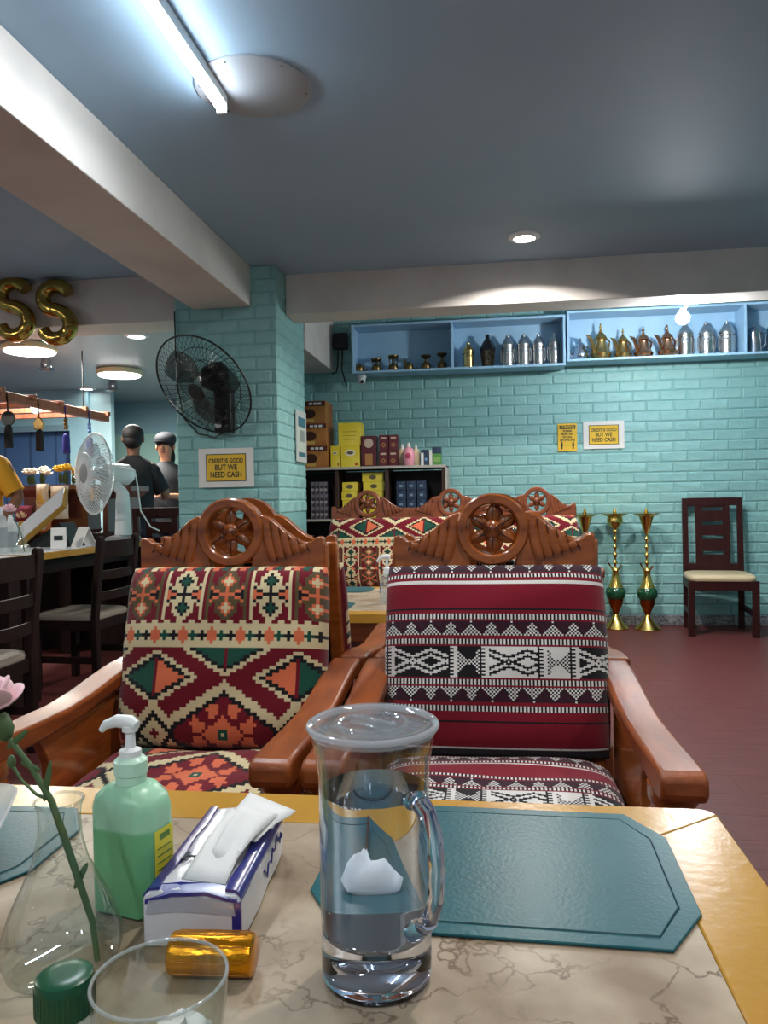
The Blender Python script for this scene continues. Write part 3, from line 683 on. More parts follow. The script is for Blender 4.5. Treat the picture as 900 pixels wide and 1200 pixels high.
def lantern(px, z, y, h, r, mat, label, seg=20, handle=1):
    t = empty('metal_lantern', (sx_(px, y), y, z), 0, label, 'lantern', GRP)
    MB().lathe([(r*.96, 0), (r*1.02, .006), (r*1.02, h*.10), (r*.97, h*.11)], seg).build('base_band', mat, t)
    MB().lathe([(r*.95, h*.10), (r, h*.14), (r, h*.40), (r*1.03, h*.42), (r, h*.44), (r, h*.64), (r*1.04, h*.66), (r*1.0, h*.69)], seg).build('body', mat, t)
    MB().lathe([(r*1.0, h*.685), (r*.86, h*.76), (r*.55, h*.86), (r*.36, h*.90), (r*.38, h*.93), (r*.30, h*.955), (r*.12, h*.965), (r*.14, h*.985), (r*.05, h)], seg).build('cone_top', mat, t)
    for a in (0, PI):
        if handle: MB().tube([(math.cos(a)*r, 0, h*.15), (math.cos(a)*(r+.008), 0, h*.2), (math.cos(a)*(r+.009), 0, h*.5), (math.cos(a)*r, 0, h*.58)], .005, 6).build('handle', mat, t)
    for a in range(6):
        q = -PI/2+(a-2.5)*.5; MB().ball((math.cos(q)*r*.99, math.sin(q)*r*.99, h*.56), (.005, .005, .008), 8, 6).build('pierced_hole', BLACK, t)
    return t
lantern(549, SL, 6.72, .235, .044, GOLDPOT, 'small gold pierced lantern beside the shelf divider', handle=0)
t = empty('faceted_lantern', (sx_(571.5, 6.72), 6.72, SL), 0, 'black faceted lantern with lace panels on the blue shelf', 'lantern', GRP)
MB().lathe([(.048, 0), (.066, .165), (.062, .18)], 6, cap=True).build('body', M('black_iron', (20, 20, 22), .5), t, 20)
MB().lathe([(.070, .165), (.040, .225), (.018, .25), (.016, .27), (.020, .275), (.016, .29)], 6).build('roof', MATS['black_iron'], t, 20)
for k in range(3):
    a0, a1 = -PI+k*PI/3, -PI+(k+1)*PI/3
    MB().add([(math.cos(a)*r*.86+(math.cos(a0)+math.cos(a1))*.5*r*.155, math.sin(a)*r*.86+(math.sin(a0)+math.sin(a1))*.5*r*.155, z) for a, r, z in ((a0, .051, .02), (a1, .051, .02), (a1, .064, .145), (a0, .064, .145))], [(0, 1, 2, 3)]).build('lace_panel', M('lace_metal', (120, 108, 84), .35, .8, noise=(160, (20, 20, 22), .45, .55)), t, 0)
for px, r, h, lab in ((595, .050, .285, 'silver pierced lantern next to the black faceted lantern'), (613.5, .053, .285, 'widest silver lantern in the dimmer shelf'), (631, .048, .280, 'slim silver lantern third in the dimmer shelf row'), (649.5, .048, .285, 'silver lantern at the right end of the dimmer shelf')):
    lantern(px, SL, 6.72, h, r, SILVER, lab)
def dallah(px, y, h, mat, label, sc=1.0, plain=False):
    t = empty('coffee_pot', (sx_(px, y), y, SR), .62, label, 'coffee pot', GRP); r = .085*sc*h/.31; k = h
    MB().lathe([(r*.92, 0), (r*.98, .006), (r*.90, .02*k/.3), (r*1.0, .05*k/.3), (r*.86, .20*k), (r*.62, .36*k), (r*.48, .48*k), (r*.50, .54*k), (r*.58, .58*k)], 28).build('body', mat, t)
    MB().lathe([(r*.64, .575*k), (r*.60, .60*k), (r*.50, .66*k), (r*.30, .72*k), (r*.14, .755*k)], 24).build('lid', mat, t)
    MB().lathe([(r*.12, .75*k), (r*.20, .775*k), (r*.10, .80*k), (r*.07, .83*k), (r*.15, .86*k), (r*.16, .89*k), (r*.06, .92*k), (r*.09, .95*k), (r*.02, k)], 12).build('finial', mat, t)
    sp = [(-r*.80, 0, .13*k), (-r*.95, 0, .30*k), (-r*1.10, 0, .46*k), (-r*1.42, 0, .585*k), (-r*1.95, 0, .64*k)]
    MB().tube(sp, [r*.17, r*.20, r*.25, r*.22, r*.03], 8, flat=.6).build('spout', mat, t)
    MB().tube([(r*.50, 0, .56*k), (r*.92, 0, .575*k), (r*1.18, 0, .52*k), (r*1.12, 0, .42*k), (r*.95, 0, .30*k), (r*.82, 0, .22*k)], r*.09, 8).build('handle', mat, t)
t = empty('teapot', (sx_(680, 6.72), 6.72, SR), 0, 'small dark silver teapot at the left of the bright shelf', 'teapot', GRP)
MB().lathe([(.05, 0), (.058, .01), (.068, .045), (.060, .075), (.042, .10), (.038, .115), (.042, .12), (.036, .138), (.02, .155), (.008, .162), (.013, .178), (.004, .195)], 24).build('body', SILVERP, t)
MB().tube([(-.05, 0, .03), (-.085, 0, .05), (-.09, 0, .085), (-.105, 0, .125)], [.02, .016, .010, .007], 10).build('spout', SILVERP, t)
MB().tube([(.04, 0, .11), (.075, 0, .12), (.09, 0, .09), (.06, 0, .03)], .007, 8).build('handle', SILVERP, t)
dallah(704, 6.72, .315, GOLDPOT, 'tallest gold coffee pot with a long finial')
dallah(730, 6.72,  .265, GOLDPOT, 'smaller gold coffee pot beside the tallest one')
dallah(754, 6.73, .275, COPPER, 'copper toned coffee pot left of the spot lamp glare', 1.08)
dallah(782, 6.69, .27, COPPER, 'copper toned coffee pot nearest the spot lamp glare', 1.08)
for px, lab in ((803, 'silver lantern just under the spot lamp glare'), (828, 'silver lantern in the middle of the bright trio'), (852, 'silver lantern beside the right shelf divider')):
    lantern(px, SR, 6.72, .285, .060, SILVER, lab)
def jug_(px, label, h=.24):
    t = empty('silver_jug', (sx_(px, 6.72), 6.72, SR), 0, label, 'jug', GRP)
    MB().lathe([(.056, 0), (.062, .01), (.060, .03), (.056, .06), (.050, h*.72), (.053, h*.75), (.044, h*.85), (.02, h*.92), (.008, h*.94), (.014, h*.97), (.004, h)], 24).build('body', SILVERP, t)
    MB().tube([(.05, 0, h*.7), (.085, 0, h*.66), (.082, 0, h*.3), (.058, 0, h*.2)], .006, 8).build('handle', SILVERP, t)
jug_(884, 'plain silver jug right of the shelf divider'); jug_(907, 'plain silver jug cut by the right edge', .26)
c = empty('security_camera', at(424, 440, 6.70), 0, 'small white dome security camera under the left shelf end', 'security camera')
c.location.z = 2.222
MB().lathe([(.040, 0), (.042, -.012), (.036, -.03), (.034, -.034)], 24).build('base', WHITE, c)
MB().ball((0, -.006, -.048), .034).build('dome', WHITE, c, 60)
MB().ball((.006, -.030, -.058), (.017, .012, .017)).build('lens', BLACK, c, 60)
j = empty('junction_box', (-1.30, 6.80, 2.55), 0, 'dark cable box on the wall beside the left shelf end', 'cable box')
MB().box(-.06, .06, -.03, .058, -.07, .07).build('case', BLACK, j, bevel=.006)
MB().tube([(-.03, .04, -.07), (-.035, .045, -.2), (-.05, .04, -.27), (-.09, .03, -.285)], .006, 6).build('cable', BLACK, j)
MB().tube([(.01, .045, -.07), (.0, .048, -.25), (.03, .048, -.36), (.045, .048, -.40)], .006, 6).build('cable', BLACK, j)

# ------------------------------------------------------------------ paper signs
def credit_sign(loc, w_, h_, rz, label):
    t = empty('paper_sign', loc, rz, label, 'sign', 'cash notices')
    MB().box(-w_/2, w_/2, -.003, 0, -h_/2, h_/2).build('paper', PAPER, t, 0)
    a, b = w_*.365, h_*.355
    MB().box(-a, a, -.0038, -.003, -b, b).build('dark_border', INK, t, 0); k = .006
    yp = MB().box(-a+k, a-k, -.0046, -.0038, -b+k, b-k).build('yellow_panel', YELP, t, 0)
    for s, z, sz, bx in (('CREDIT IS GOOD', b*.48, .044, 1.72), ('BUT WE', -.0, .054, 1.1), ('NEED CASH', -b*.52, .054, 1.56)):
        text(s, sz*w_/.40, INK, yp, (0, -.0048, z), (PI/2, 0, 0), fit=bx*a, bold=.0012)
pz = at(265, 548, 4.985)
credit_sign((pz.x, 4.985, pz.z), .385, .262, 0, 'CREDIT IS GOOD BUT WE NEED CASH notice on the pillar')
pz = at(707.5, 509.5, WY-.012)
credit_sign((pz.x, WY-.008, pz.z), .345, .24, 0, 'CREDIT IS GOOD BUT WE NEED CASH notice on the back brick wall')
pz = at(665, 512.5, WY-.012)
t = empty('paper_sign', (pz.x, WY-.008, pz.z), 0, 'yellow ATTENTION distancing notice on the back wall', 'sign')
MB().box(-.082, .082, -.003, 0, -.12, .12).build('yellow_paper', YELP, t, 0)
MB().box(-.068, .068, -.0036, -.003, .072, .104).build('dark_header', INK, t, 0)
text('ATTENTION', .026, YELP, t, (0, -.004, .088), (PI/2, 0, 0), bold=.0006, fit=.12)
for k, s in enumerate(('PLEASE', 'MAINTAIN', 'SOCIAL', 'DISTANCING')): text(s, .024, INK, t, (0, -.0034, .054-.026*k), (PI/2, 0, 0), bold=.0008, fit=(.075, .10, .08, .13)[k])
for s in (-1, 1):
    m = MB(); m.ball((s*.048, -.0036, -.044), (.007, .001, .008), 10, 6).box(s*.048-.009, s*.048+.009, -.0040, -.003, -.078, -.053).box(s*.048-.006, s*.048+.006, -.0040, -.003, -.102, -.078)
    m.build('figure_icon', INK, t, 0)
MB().box(-.028, .028, -.0036, -.003, -.071, -.068).build('arrow_bar', INK, t, 0)
t = empty('framed_notice', (PX1+.006, 5.57, at(345, 512, 5.57).z), PI/2, 'narrow framed notice on the side of the pillar', 'sign')
MB().box(-.145, .145, -.012, 0, -.19, .19).build('frame', M('sheet_frame', (198, 200, 196), .4), t, 0, bevel=.003)
MB().box(-.105, .105, -.0135, -.012, .07, .14).build('blue_header', M('notice_blue', (60, 112, 126), .6), t, 0)
MB().box(-.105, .105, -.0135, -.012, -.115, .065).build('notice_sheet', M('notice_sheet', (196, 204, 190), .6), t, 0)
MB().box(-.07, .07, -.0142, -.0135, -.04, .045).build('grey_print', M('notice_grey', (140, 150, 146), .6), t, 0)
MB().box(-.105, .105, -.0135, -.012, -.15, -.118).build('blue_footer', MATS['notice_blue'], t, 0)

# ------------------------------------------------------------------ wall fan and desk fan
def grille(R, depth, n, wire, rings, hub, s=1):     # wire cage halves around the local z axis
    m = MB(); prof = lambda u: depth*(1-u**3.2)
    for k in range(n):
        a = 2*PI*k/n; tw = .35
        m.tube([((hub+(R-hub)*u)*math.cos(a+tw*(1-u)), (hub+(R-hub)*u)*math.sin(a+tw*(1-u)), s*prof(u)) for u in (0, .2, .45, .7, .85, .95, 1)], wire, 4)
    for u in rings:
        r = hub+(R-hub)*u; m.tube([(r*math.cos(2*PI*i/48), r*math.sin(2*PI*i/48), s*prof(u)) for i in range(48)], wire*1.6, 4, closed=True)
    return m
def blade(k, n, R, mat, parent, loc=(0, 0, 0)):
    m = MB(); v = []; N = 7
    for i in range(N+1):
        u = i/N; r = .06+(R-.06)*u; half = math.radians(34)*(.55+.55*math.sin(PI*min(1, u*.9+.1))); a0 = 2*PI*k/n+.25*u
        for j in range(6):
            q = j/5*2-1; a = a0+q*half; v.append((r*math.cos(a), r*math.sin(a), .022*q*(1-.3*u)))
    f = [(i*6+j, i*6+j+1, (i+1)*6+j+1, (i+1)*6+j) for i in range(N) for j in range(5)]
    m.add(v, f); m.add([(x, y, z-.003) for x, y, z in v], [tuple(reversed(q)) for q in f])
    return m.build('blade', mat, parent, 60, loc=loc, fix=False)
def aim(n): return Vector(n).normalized().to_track_quat('Z', 'Y').to_euler()
FC = at(238, 452, 4.72)
t = empty('wall_fan', (-1.74, 5.0, 1.72), 0, 'black wall fan tilted down on the brick pillar', 'fan')
O = t.location.copy()
hd = bpy.data.objects.new('fan_head', None)
n = Vector((-.30, -.80, -.60)).normalized(); E3 = aim(n); Q = E3.to_matrix()
def infan(m): m.v = [tuple((Q @ Vector(p))+FC-O) for p in m.v]; return m
R_ = .345
BWIRE = M('black_wire', (16, 16, 18), .35, .3)
hdm = infan(grille(R_, .085, 64, .0016, (0, .3, .62, 1), .055)).build('front_grille', BWIRE, t)
infan(grille(R_, .075, 56, .0016, (.25, .6, 1), .075, -1)).build('rear_grille', BWIRE, t)
m = MB(); m.tube([(R_*1.005*math.cos(2*PI*i/60), R_*1.005*math.sin(2*PI*i/60), 0) for i in range(60)], .006, 6, closed=True); infan(m).build('rim_band', BLACK, t)
infan(MB().lathe([(.052, .082), (.056, .088), (.05, .094), (.02, .096)], 24)).build('badge', BLACK, t)
for k in range(3):
    b_ = blade(k, 3, .28, M('smoke_blade', (22, 24, 26), .3, alpha=.5), t); b_.data.transform(Matrix.Translation(FC-O) @ Q.to_4x4())
infan(MB().lathe([(.03, -.02), (.07, -.06), (.085, -.09), (.085, -.16), (.07, -.2), (.02, -.215)], 28)).build('motor_housing', BLACK, t)
hub_back = FC-O-n*.17
MB().tube([tuple(hub_back), tuple(hub_back*.6+Vector((0, -.08, .05))), (0, -.06, .10)], [.035, .032, .03], 12).build('neck', BLACK, t)
MB().box(-.058, .058, -.10, -.005, -.135, .155).build('control_box', BLACK, t, bevel=.012, seg=3)
MB().lathe([(.022, -.101), (.022, -.112)], 20, mat=Matrix.Translation((-.03, 0, -.085)) @ Matrix.Rotation(PI/2, 4, 'X') @ Matrix.Translation((0, 0, .21))).build('dial', WHITE, t)
for k in range(3): MB().box(.018, .034, -.103, -.1, -.10+k*.05, -.085+k*.05).build('switch', M('grey_button', (92, 92, 94), .5), t, bevel=.001)
cpts = [(-.02, -.05, -.135), (-.08, -.03, -.16), (-.2, -.02, -.13), (-.30, -.02, -.02), (-.34, -.016, .2), (-.35, -.014, .45), (-.352, -.014, .7)]
MB().tube(cpts, .005, 6).build('cable', BLACK, t)
# desk fan
D = empty('desk_fan', (-2.70, 5.40, .85), 0, 'white desk fan with round cage on the left table', 'fan')
FW = M('fan_white', (224, 226, 228), .35)
MB().lathe([(.13, 0), (.135, .012), (.12, .03), (.06, .045), (.045, .06)], 32).build('base', M('fan_base_grey', (120, 124, 126), .4), D)
MB().lathe([(.062, .045), (.058, .10), (.05, .30), (.045, .36), (.03, .38)], 24).build('column', FW, D)
C3 = Vector((-.17, -.10, .50)); nn = Vector((-.62, -.78, .02)).normalized(); Qd = aim(nn).to_matrix()
def indf(m): m.v = [tuple((Qd @ Vector(p))+C3) for p in m.v]; return m
indf(grille(.295, .075, 64, .0024, (0, .35, 1), .07)).build('front_grille', FW, D)
indf(grille(.295, .075, 56, .0022, (.3, .65, 1), .08, -1)).build('rear_grille', FW, D)
m = MB(); m.tube([(.297*math.cos(2*PI*i/60), .297*math.sin(2*PI*i/60), 0) for i in range(60)], .006, 6, closed=True); indf(m).build('rim_band', FW, D)
indf(MB().lathe([(.07, .072), (.072, .078), (.06, .084), (.02, .086)], 28)).build('badge', M('badge_grey', (150, 154, 156), .4), D)
for k in range(4):
    b_ = blade(k, 4, .225, thin_glass('clear_blade', (225, 232, 236), body=.25) if k == 0 else bpy.data.materials['clear_blade'], D); b_.data.transform(Matrix.Translation(C3) @ Qd.to_4x4())
indf(MB().lathe([(.03, .03), (.034, -.03), (.075, -.075), (.080, -.10), (.078, -.26), (.05, -.295), (.02, -.30)], 28)).build('motor_housing', FW, D)
bk = C3-nn*.14
MB().tube([tuple(bk), (bk.x*.6, bk.y*.6, .41), (0, 0, .36)], [.034, .036, .04], 14).build('neck', FW, D)
MB().tube([(bk.x+.05, bk.y, .55), (.10, .0, .52), (.11, .02, .40), (.13, .02, .22), (.20, .03, .10), (.26, .05, .07)], .006, 6).build('cable', FW, D)
indf(MB().box(.09, .15, -.20, -.11, .062, .068)).build('sticker', M('sticker_red', (214, 190, 170), .5), D)

# ------------------------------------------------------------------ brass hookahs
GREENG = M('green_glaze', (24, 72, 46), .18, noise=(60, (70, 120, 84), .6, .75), coat=.4)
def hookah(loc, wide, label):
    t = empty('brass_hookah', loc, 0, label, 'hookah', 'tall brass hookahs')
    MB().lathe([(.108, 0), (.110, .008), (.098, .02), (.06, .055), (.034, .095), (.02, .125)], 36).build('foot', BRASS, t)
    MB().lathe([(.018, .12), (.03, .15), (.058, .21), (.064, .255)], 32).build('lower_bowl', M('copper_bowl', (168, 92, 40), .22, 1.0), t)
    MB().lathe([(.064, .252), (.080, .275), (.085, .305), (.078, .335), (.060, .352)], 32).build('green_band', GREENG, t)
    MB().lathe([(.062, .350), (.05, .375), (.033, .43), (.026, .475), (.028, .48), (.03, .495), (.02, .51)], 32).build('upper_bowl', BRASS, t)
    pr = [(.016, .505)]; z = .51
    while z < .80:
        pr += [(.009, z+.01), (.010, z+.03), (.020, z+.045), (.020, z+.052), (.010, z+.062)]; z += .066
    MB().lathe(pr+[(.012, .84)], 20).build('stem', BRASS, t, 50)
    for s in (-1, 1): MB().tube([(s*.018, -.008, .49), (s*.045, -.014, .535)], [.007, .009], 8).build('hose_port', BRASS, t)
    MB().tube([(-.045, -.014, .535), (-.056, -.016, .556)], .007, 8).build('stopper', M('wood_stopper', (60, 28, 18), .5), t)
    if wide: cup = [(.012, .835), (.04, .86), (.052, .885), (.066, .90), (.066, .93), (.058, .945), (.105, .965), (.11, .972), (.05, .968)]
    else: cup = [(.012, .80), (.03, .84), (.045, .90), (.060, .945), (.10, .962), (.105, .97), (.05, .966)]
    MB().lathe(cup, 36).build('cup_and_tray', BRASS, t)
    MB().lathe([(.016, .965), (.018, .985), (.010, .99), (.014, 1.0), (.006, 1.012)], 14).build('finial', BRASS, t)
hookah((1.295, 6.63, 0), False, 'tall brass hookah with green band, nearest the mahogany chair')
hookah((1.048, 6.68, 0), True, 'tall brass hookah with wide cup, between the other two hookahs')
hookah((.80, 6.66, 0), False, 'brass hookah mostly hidden behind the settee end')

# ------------------------------------------------------------------ goods cupboard
CW = M('cupboard_brown', (66, 40, 30), .5, noise=(6, (50, 30, 24), .3, .7), stretch=(6, 6, 1)); CT = M('cupboard_edge', (176, 168, 158), .5)
CX0, CX1, CY0, CY1, CZ = -1.76, -.36, 6.42, 6.82, 1.405
t = empty('goods_cupboard', ((CX0+CX1)/2, (CY0+CY1)/2, 0), 0, 'dark open cupboard of tea and coffee boxes behind the settee', 'cupboard')
def cpb(name, a, b, c, d, e, f, m=CW): return MB().box(a-(CX0+CX1)/2, b-(CX0+CX1)/2, c-(CY0+CY1)/2, d-(CY0+CY1)/2, e, f).build(name, m, t, bevel=.002)
cpb('top_board', CX0, CX1+.01, CY0, CY1, CZ-.022, CZ, CW); cpb('top_edging', CX0, CX1+.01, CY0-.006, CY0, CZ-.022, CZ+.001, CT)
for z in (.06, .50, .965): cpb('shelf_board', CX0+.02, CX1-.03, CY0+.01, CY1-.01, z-.02, z); cpb('shelf_edging', CX0+.02, CX1-.03, CY0+.004, CY0+.01, z-.02, z, CT)
for x in (CX0, -1.30, -.87, CX1-.03): cpb('upright', x, x+.03, CY0+.012, CY1-.01, 0, CZ-.022)
cpb('side_edging', CX1, CX1+.018, CY0-.006, CY1, 0, CZ-.022, CT)
cpb('back_board', CX0+.03, CX1-.03, CY1-.012, CY1-.002, .02, CZ-.03)
def carton(px0, px1, z0, h, y0, dep, m, label, cat='box', extra=None, name='carton'):
    x0, x1 = at(px0, 540, y0).x, at(px1, 540, y0).x
    b = empty(name, ((x0+x1)/2, y0+dep/2, z0), 0, label, cat, 'goods on the cupboard'); w2 = (x1-x0)/2
    MB().box(-w2, w2, -dep/2, dep/2, 0, h).build('box_body', m, b, 0, bevel=.002)
    if extra: extra(b, w2, h, -dep/2)
    return b
CARD = M('coffee_carton', (150, 84, 40), .5, noise=(6, (176, 116, 50), .4, .6)); YBOX = M('tea_carton', (224, 196, 40), .45, noise=(7, (234, 212, 80), .4, .7)); MBOX = M('maroon_carton', (88, 22, 34), .45); BBOX = M('blue_carton', (34, 50, 74), .45, noise=(24, (64, 82, 104), .55, .7)); GBOX = M('green_carton', (86, 140, 70), .5); WBOX = M('grey_pack', (128, 120, 128), .5, noise=(26, (64, 52, 64), .45, .6))
CUPB = M('cup_brown', (70, 36, 20), .5)
def coffee(b, w2, h, y):
    MB().box(-w2+.002, w2-.002, y-.0012, y, h*.76, h-.004).build('dark_stripe', M('carton_stripe', (84, 34, 26), .5), b, 0)
    MB().lathe([(.048, 0), (.056, .0012)], 24, mat=Matrix.Translation((-.0, y, h*.42)) @ Matrix.Rotation(PI/2, 4, 'X'), sy=.72).build('cup_print', CUPB, b, 30)
    MB().box(-.04, .04, y-.0012, y, h*.06, h*.2).build('saucer_print', M('saucer_gold', (214, 170, 90), .5), b, 0)
    for q in range(3): MB().box(w2*(.0+.27*q), w2*(.2+.27*q), y-.002, y-.0012, h*.82, h*.92).build('pale_mark', PAPER, b, 0)
for k, lab in enumerate(('bottom brown coffee carton of the stack beside the pillar', 'middle brown coffee carton of the stack beside the pillar', 'top brown coffee carton of the stack beside the pillar')):
    carton(345-k*.3, 384-k*.8, CZ+k*.191, .19, 6.44, .30, CARD, lab, extra=coffee)
def tea(b, w2, h, y):
    MB().lathe([(w2*.55, 0), (w2*.55, .0012)], 24, mat=Matrix.Translation((0, y, h*.66)) @ Matrix.Rotation(PI/2, 4, 'X'), sy=.62).build('badge_print', M('tea_badge', (232, 226, 196), .5), b, 30)
    MB().lathe([(w2*.36, .0012), (w2*.36, .002)], 24, mat=Matrix.Translation((0, y, h*.66)) @ Matrix.Rotation(PI/2, 4, 'X'), sy=.5).build('badge_centre', M('tea_badge_dark', (98, 84, 60), .5), b, 30)
    MB().box(w2*.5, w2*.8, y-.0012, y, h*.08, h*.2).build('red_print', M('tea_red', (176, 60, 30), .5), b, 0)
carton(387.5, 398, CZ, .185, 6.46, .16, YBOX, 'narrow yellow tea carton beside the coffee cartons', extra=tea)
carton(399.5, 421.5, CZ, .185, 6.46, .2, YBOX, 'wide yellow tea carton standing on the cupboard top', extra=tea)
carton(397, 423, CZ+.186, .195, 6.47, .2, YBOX, 'yellow tea carton stacked on the other two', extra=lambda b, w2, h, y: [MB().box(-w2*.6, w2*.6, y-.001, y, h*(.25+.17*i), h*(.27+.17*i)).build('print_line', M('tea_line', (150, 120, 40), .5), b, 0) for i in range(3)])
def mar(b, w2, h, y):
    MB().lathe([(w2*.6, 0), (w2*.6, .001)], 4, mat=Matrix.Translation((0, y, h*.36)) @ Matrix.Rotation(PI/2, 4, 'X')).build('gold_print', M('gold_print', (170, 118, 62), .5), b, 0)
    MB().lathe([(w2*.34, .001), (w2*.34, .0016)], 4, mat=Matrix.Translation((0, y, h*.36)) @ Matrix.Rotation(PI/2, 4, 'X')).build('maroon_print', MBOX, b, 0)
    MB().box(-w2*.6, w2*.6, y-.001, y, h*.74, h*.86).build('cream_print', M('cream_print', (196, 170, 150), .5), b, 0)
carton(423.5, 441, CZ, .262, 6.46, .16, MBOX, 'tall maroon carton right of the yellow tea cartons', extra=lambda b, w2, h, y: (MB().lathe([(w2*.62, 0), (w2*.62, .001)], 20, mat=Matrix.Translation((0, y, h*.76)) @ Matrix.Rotation(PI/2, 4, 'X')).build('oval_print', M('cream_print', (196, 170, 150), .5), b, 30), MB().box(-w2*.5, w2*.5, y-.001, y, h*.05, h*.42).build('gold_print', M('gold_print', (170, 118, 62), .5), b, 0)))
for k, (a, b_, z, lab) in enumerate(((444, 454.5, 0, 'lower left maroon carton in the block of four'), (455.5, 466, 0, 'lower right maroon carton in the block of four'), (444.5, 455, .133, 'upper left maroon carton in the block of four'), (456, 466.5, .133, 'upper right maroon carton in the block of four'))):
    carton(a, b_, CZ+z, .132, 6.46, .12, MBOX, lab, extra=mar)
def bottle(px, y, h, r, m, label, ptn=None):
    b = empty('lotion_bottle', (at(px, 540, y).x, y, CZ), 0, label, 'bottle', 'goods on the cupboard')
    MB().lathe([(r*.8, 0), (r*.9, .01), (r, h*.35), (r*.98, h*.55), (r*.7, h*.74), (r*.35, h*.80)], 20).build('body', m, b, 50)
    MB().lathe([(r*.34, h*.79), (r*.34, h*.9), (r*.2, h*.92), (r*.2, h)], 14).build('cap', PAPER, b)
    if ptn: MB().ball((0, -r*.93, h*.42), (r*.45, r*.1, h*.14), 12, 8).build('flower_print', ptn, b)
CRB = M('cream_bottle', (212, 192, 158), .4)
bottle(471.5, 6.56, .19, .04, CRB, 'cream lotion bottle left of the pink one'); bottle(479, 6.47, .195, .052, M('pink_bottle', (226, 150, 164), .4), 'pink flowered lotion bottle on the cupboard', M('rose_print', (176, 60, 90), .5)); bottle(487.5, 6.56, .185, .04, CRB, 'cream lotion bottle right of the pink one')
carton(493.5, 502, CZ, .135, 6.50, .1, BBOX, 'small blue carton with white cap beside the lotion bottles', extra=lambda b, w2, h, y: (MB().box(-w2, -w2*.3, y-.001, y, 0, h*.8).build('white_print', PAPER, b, 0), MB().lathe([(w2*.4, 0), (w2*.4, .001)], 18, mat=Matrix.Translation((w2*.35, y, h*.4)) @ Matrix.Rotation(PI/2, 4, 'X')).build('globe_print', M('globe', (110, 150, 186), .5), b, 0)))
carton(503, 506.5, CZ, .13, 6.50, .1, PAPER, 'slim white carton between the blue and green cartons')
carton(507, 517, CZ, .10, 6.50, .1, GBOX, 'green picture carton at the right end of the cupboard', extra=lambda b, w2, h, y: MB().box(-w2*.8, w2*.8, y-.001, y, h*.3, h*.7).build('leaf_print', M('leaf_print', (130, 170, 90), .5), b, 0))
carton(506.5, 517, CZ+.101, .052, 6.50, .1, BBOX, 'navy carton lying on the green carton')
for k, (a, b_, n_) in enumerate(((399.5, 417, 4), (424, 449, 5))):
    for i in range(n_):
        carton(a+(i % 2), b_+(i % 2), .966+i*.078, .077, 6.48, .2, YBOX, ('yellow tea packet, row %s from the shelf board in the %s stack' % (['lowest', 'second', 'third', 'fourth', 'topmost'][i], ['left', 'right'][k])), extra=lambda b, w2, h, y: MB().lathe([(.03, 0), (.03, .001)], 16, mat=Matrix.Translation((0, y, h*.5)) @ Matrix.Rotation(PI/2, 4, 'X'), sy=.6).build('badge_print', M('tea_badge_dark', (98, 84, 60), .5), b, 0))
for i in range(3):
    for q in range(4):
        carton(363.5+q*5, 368+q*5, .966+i*.107, .105, 6.50, .14, WBOX, 'grey packet in the %s row, %s from the pillar' % (['bottom', 'middle', 'top'][i], ['first', 'second', 'third', 'fourth'][q]), extra=lambda b, w2, h, y: MB().box(-w2*.7, w2*.7, y-.001, y, h*.3, h*.45).build('pale_print', M('pale_print', (176, 168, 166), .5), b, 0))
for i in range(4):
    for q in range(3):
        carton(464+q*12, 475+q*12, .966+i*.078, .076, 6.50, .2, BBOX, 'dark blue packet in the %s row, %s of three' % (['bottom', 'second', 'third', 'top'][i], ['leftmost', 'middle', 'rightmost'][q]), extra=lambda b, w2, h, y: MB().box(-w2*.4, w2*.3, y-.001, y, h*.35, h*.6).build('pale_print', M('pale_blue_print', (120, 140, 160), .5), b, 0))

# ------------------------------------------------------------------ gold foil letter balloons
FOIL = M('gold_foil', (176, 144, 74), .13, 1.0, bump=(26, .5, .01))
def s_balloon(px, py, label):
    c = at(px, py, 4.98); t = empty('letter_balloon', (c.x, 4.98, c.z), 0, label, 'balloon', 'gold foil letter balloons')
    pts = []
    for i in range(13): a = math.radians(20+250*i/12); pts.append((.085*math.cos(a), .088+.075*math.sin(a)))
    for i in range(1, 13): a = math.radians(90-250*i/12); pts.append((.09*math.cos(a), -.08+.085*math.sin(a)))
    P = [(x*1.15, 0, z*1.12) for x, z in pts]; n_ = len(P)
    MB().tube(P, [.034+.017*math.sin(PI*min(1, (i+1)/3)*.5)*(1 if i < n_-3 else .75) for i in range(n_)], 14, flat=1.0).build('foil_body', FOIL, t, 60)
    MB().tube(P, .0008, 4).build('seam_core', FOIL, t)
    MB().tube([(P[-1][0], 0, P[-1][2]), (P[-1][0]-.03, 0, P[-1][2]-.03)], [.02, .008], 8).build('tail', FOIL, t)
    MB().tube([(0, .02, .18), (0, .07, .26)], .001, 4).build('thread', WHITE, t)
s_balloon(66, 366, 'gold foil S balloon on the beam, the right one'); s_balloon(17, 362, 'gold foil S balloon on the beam, cut by the left edge')

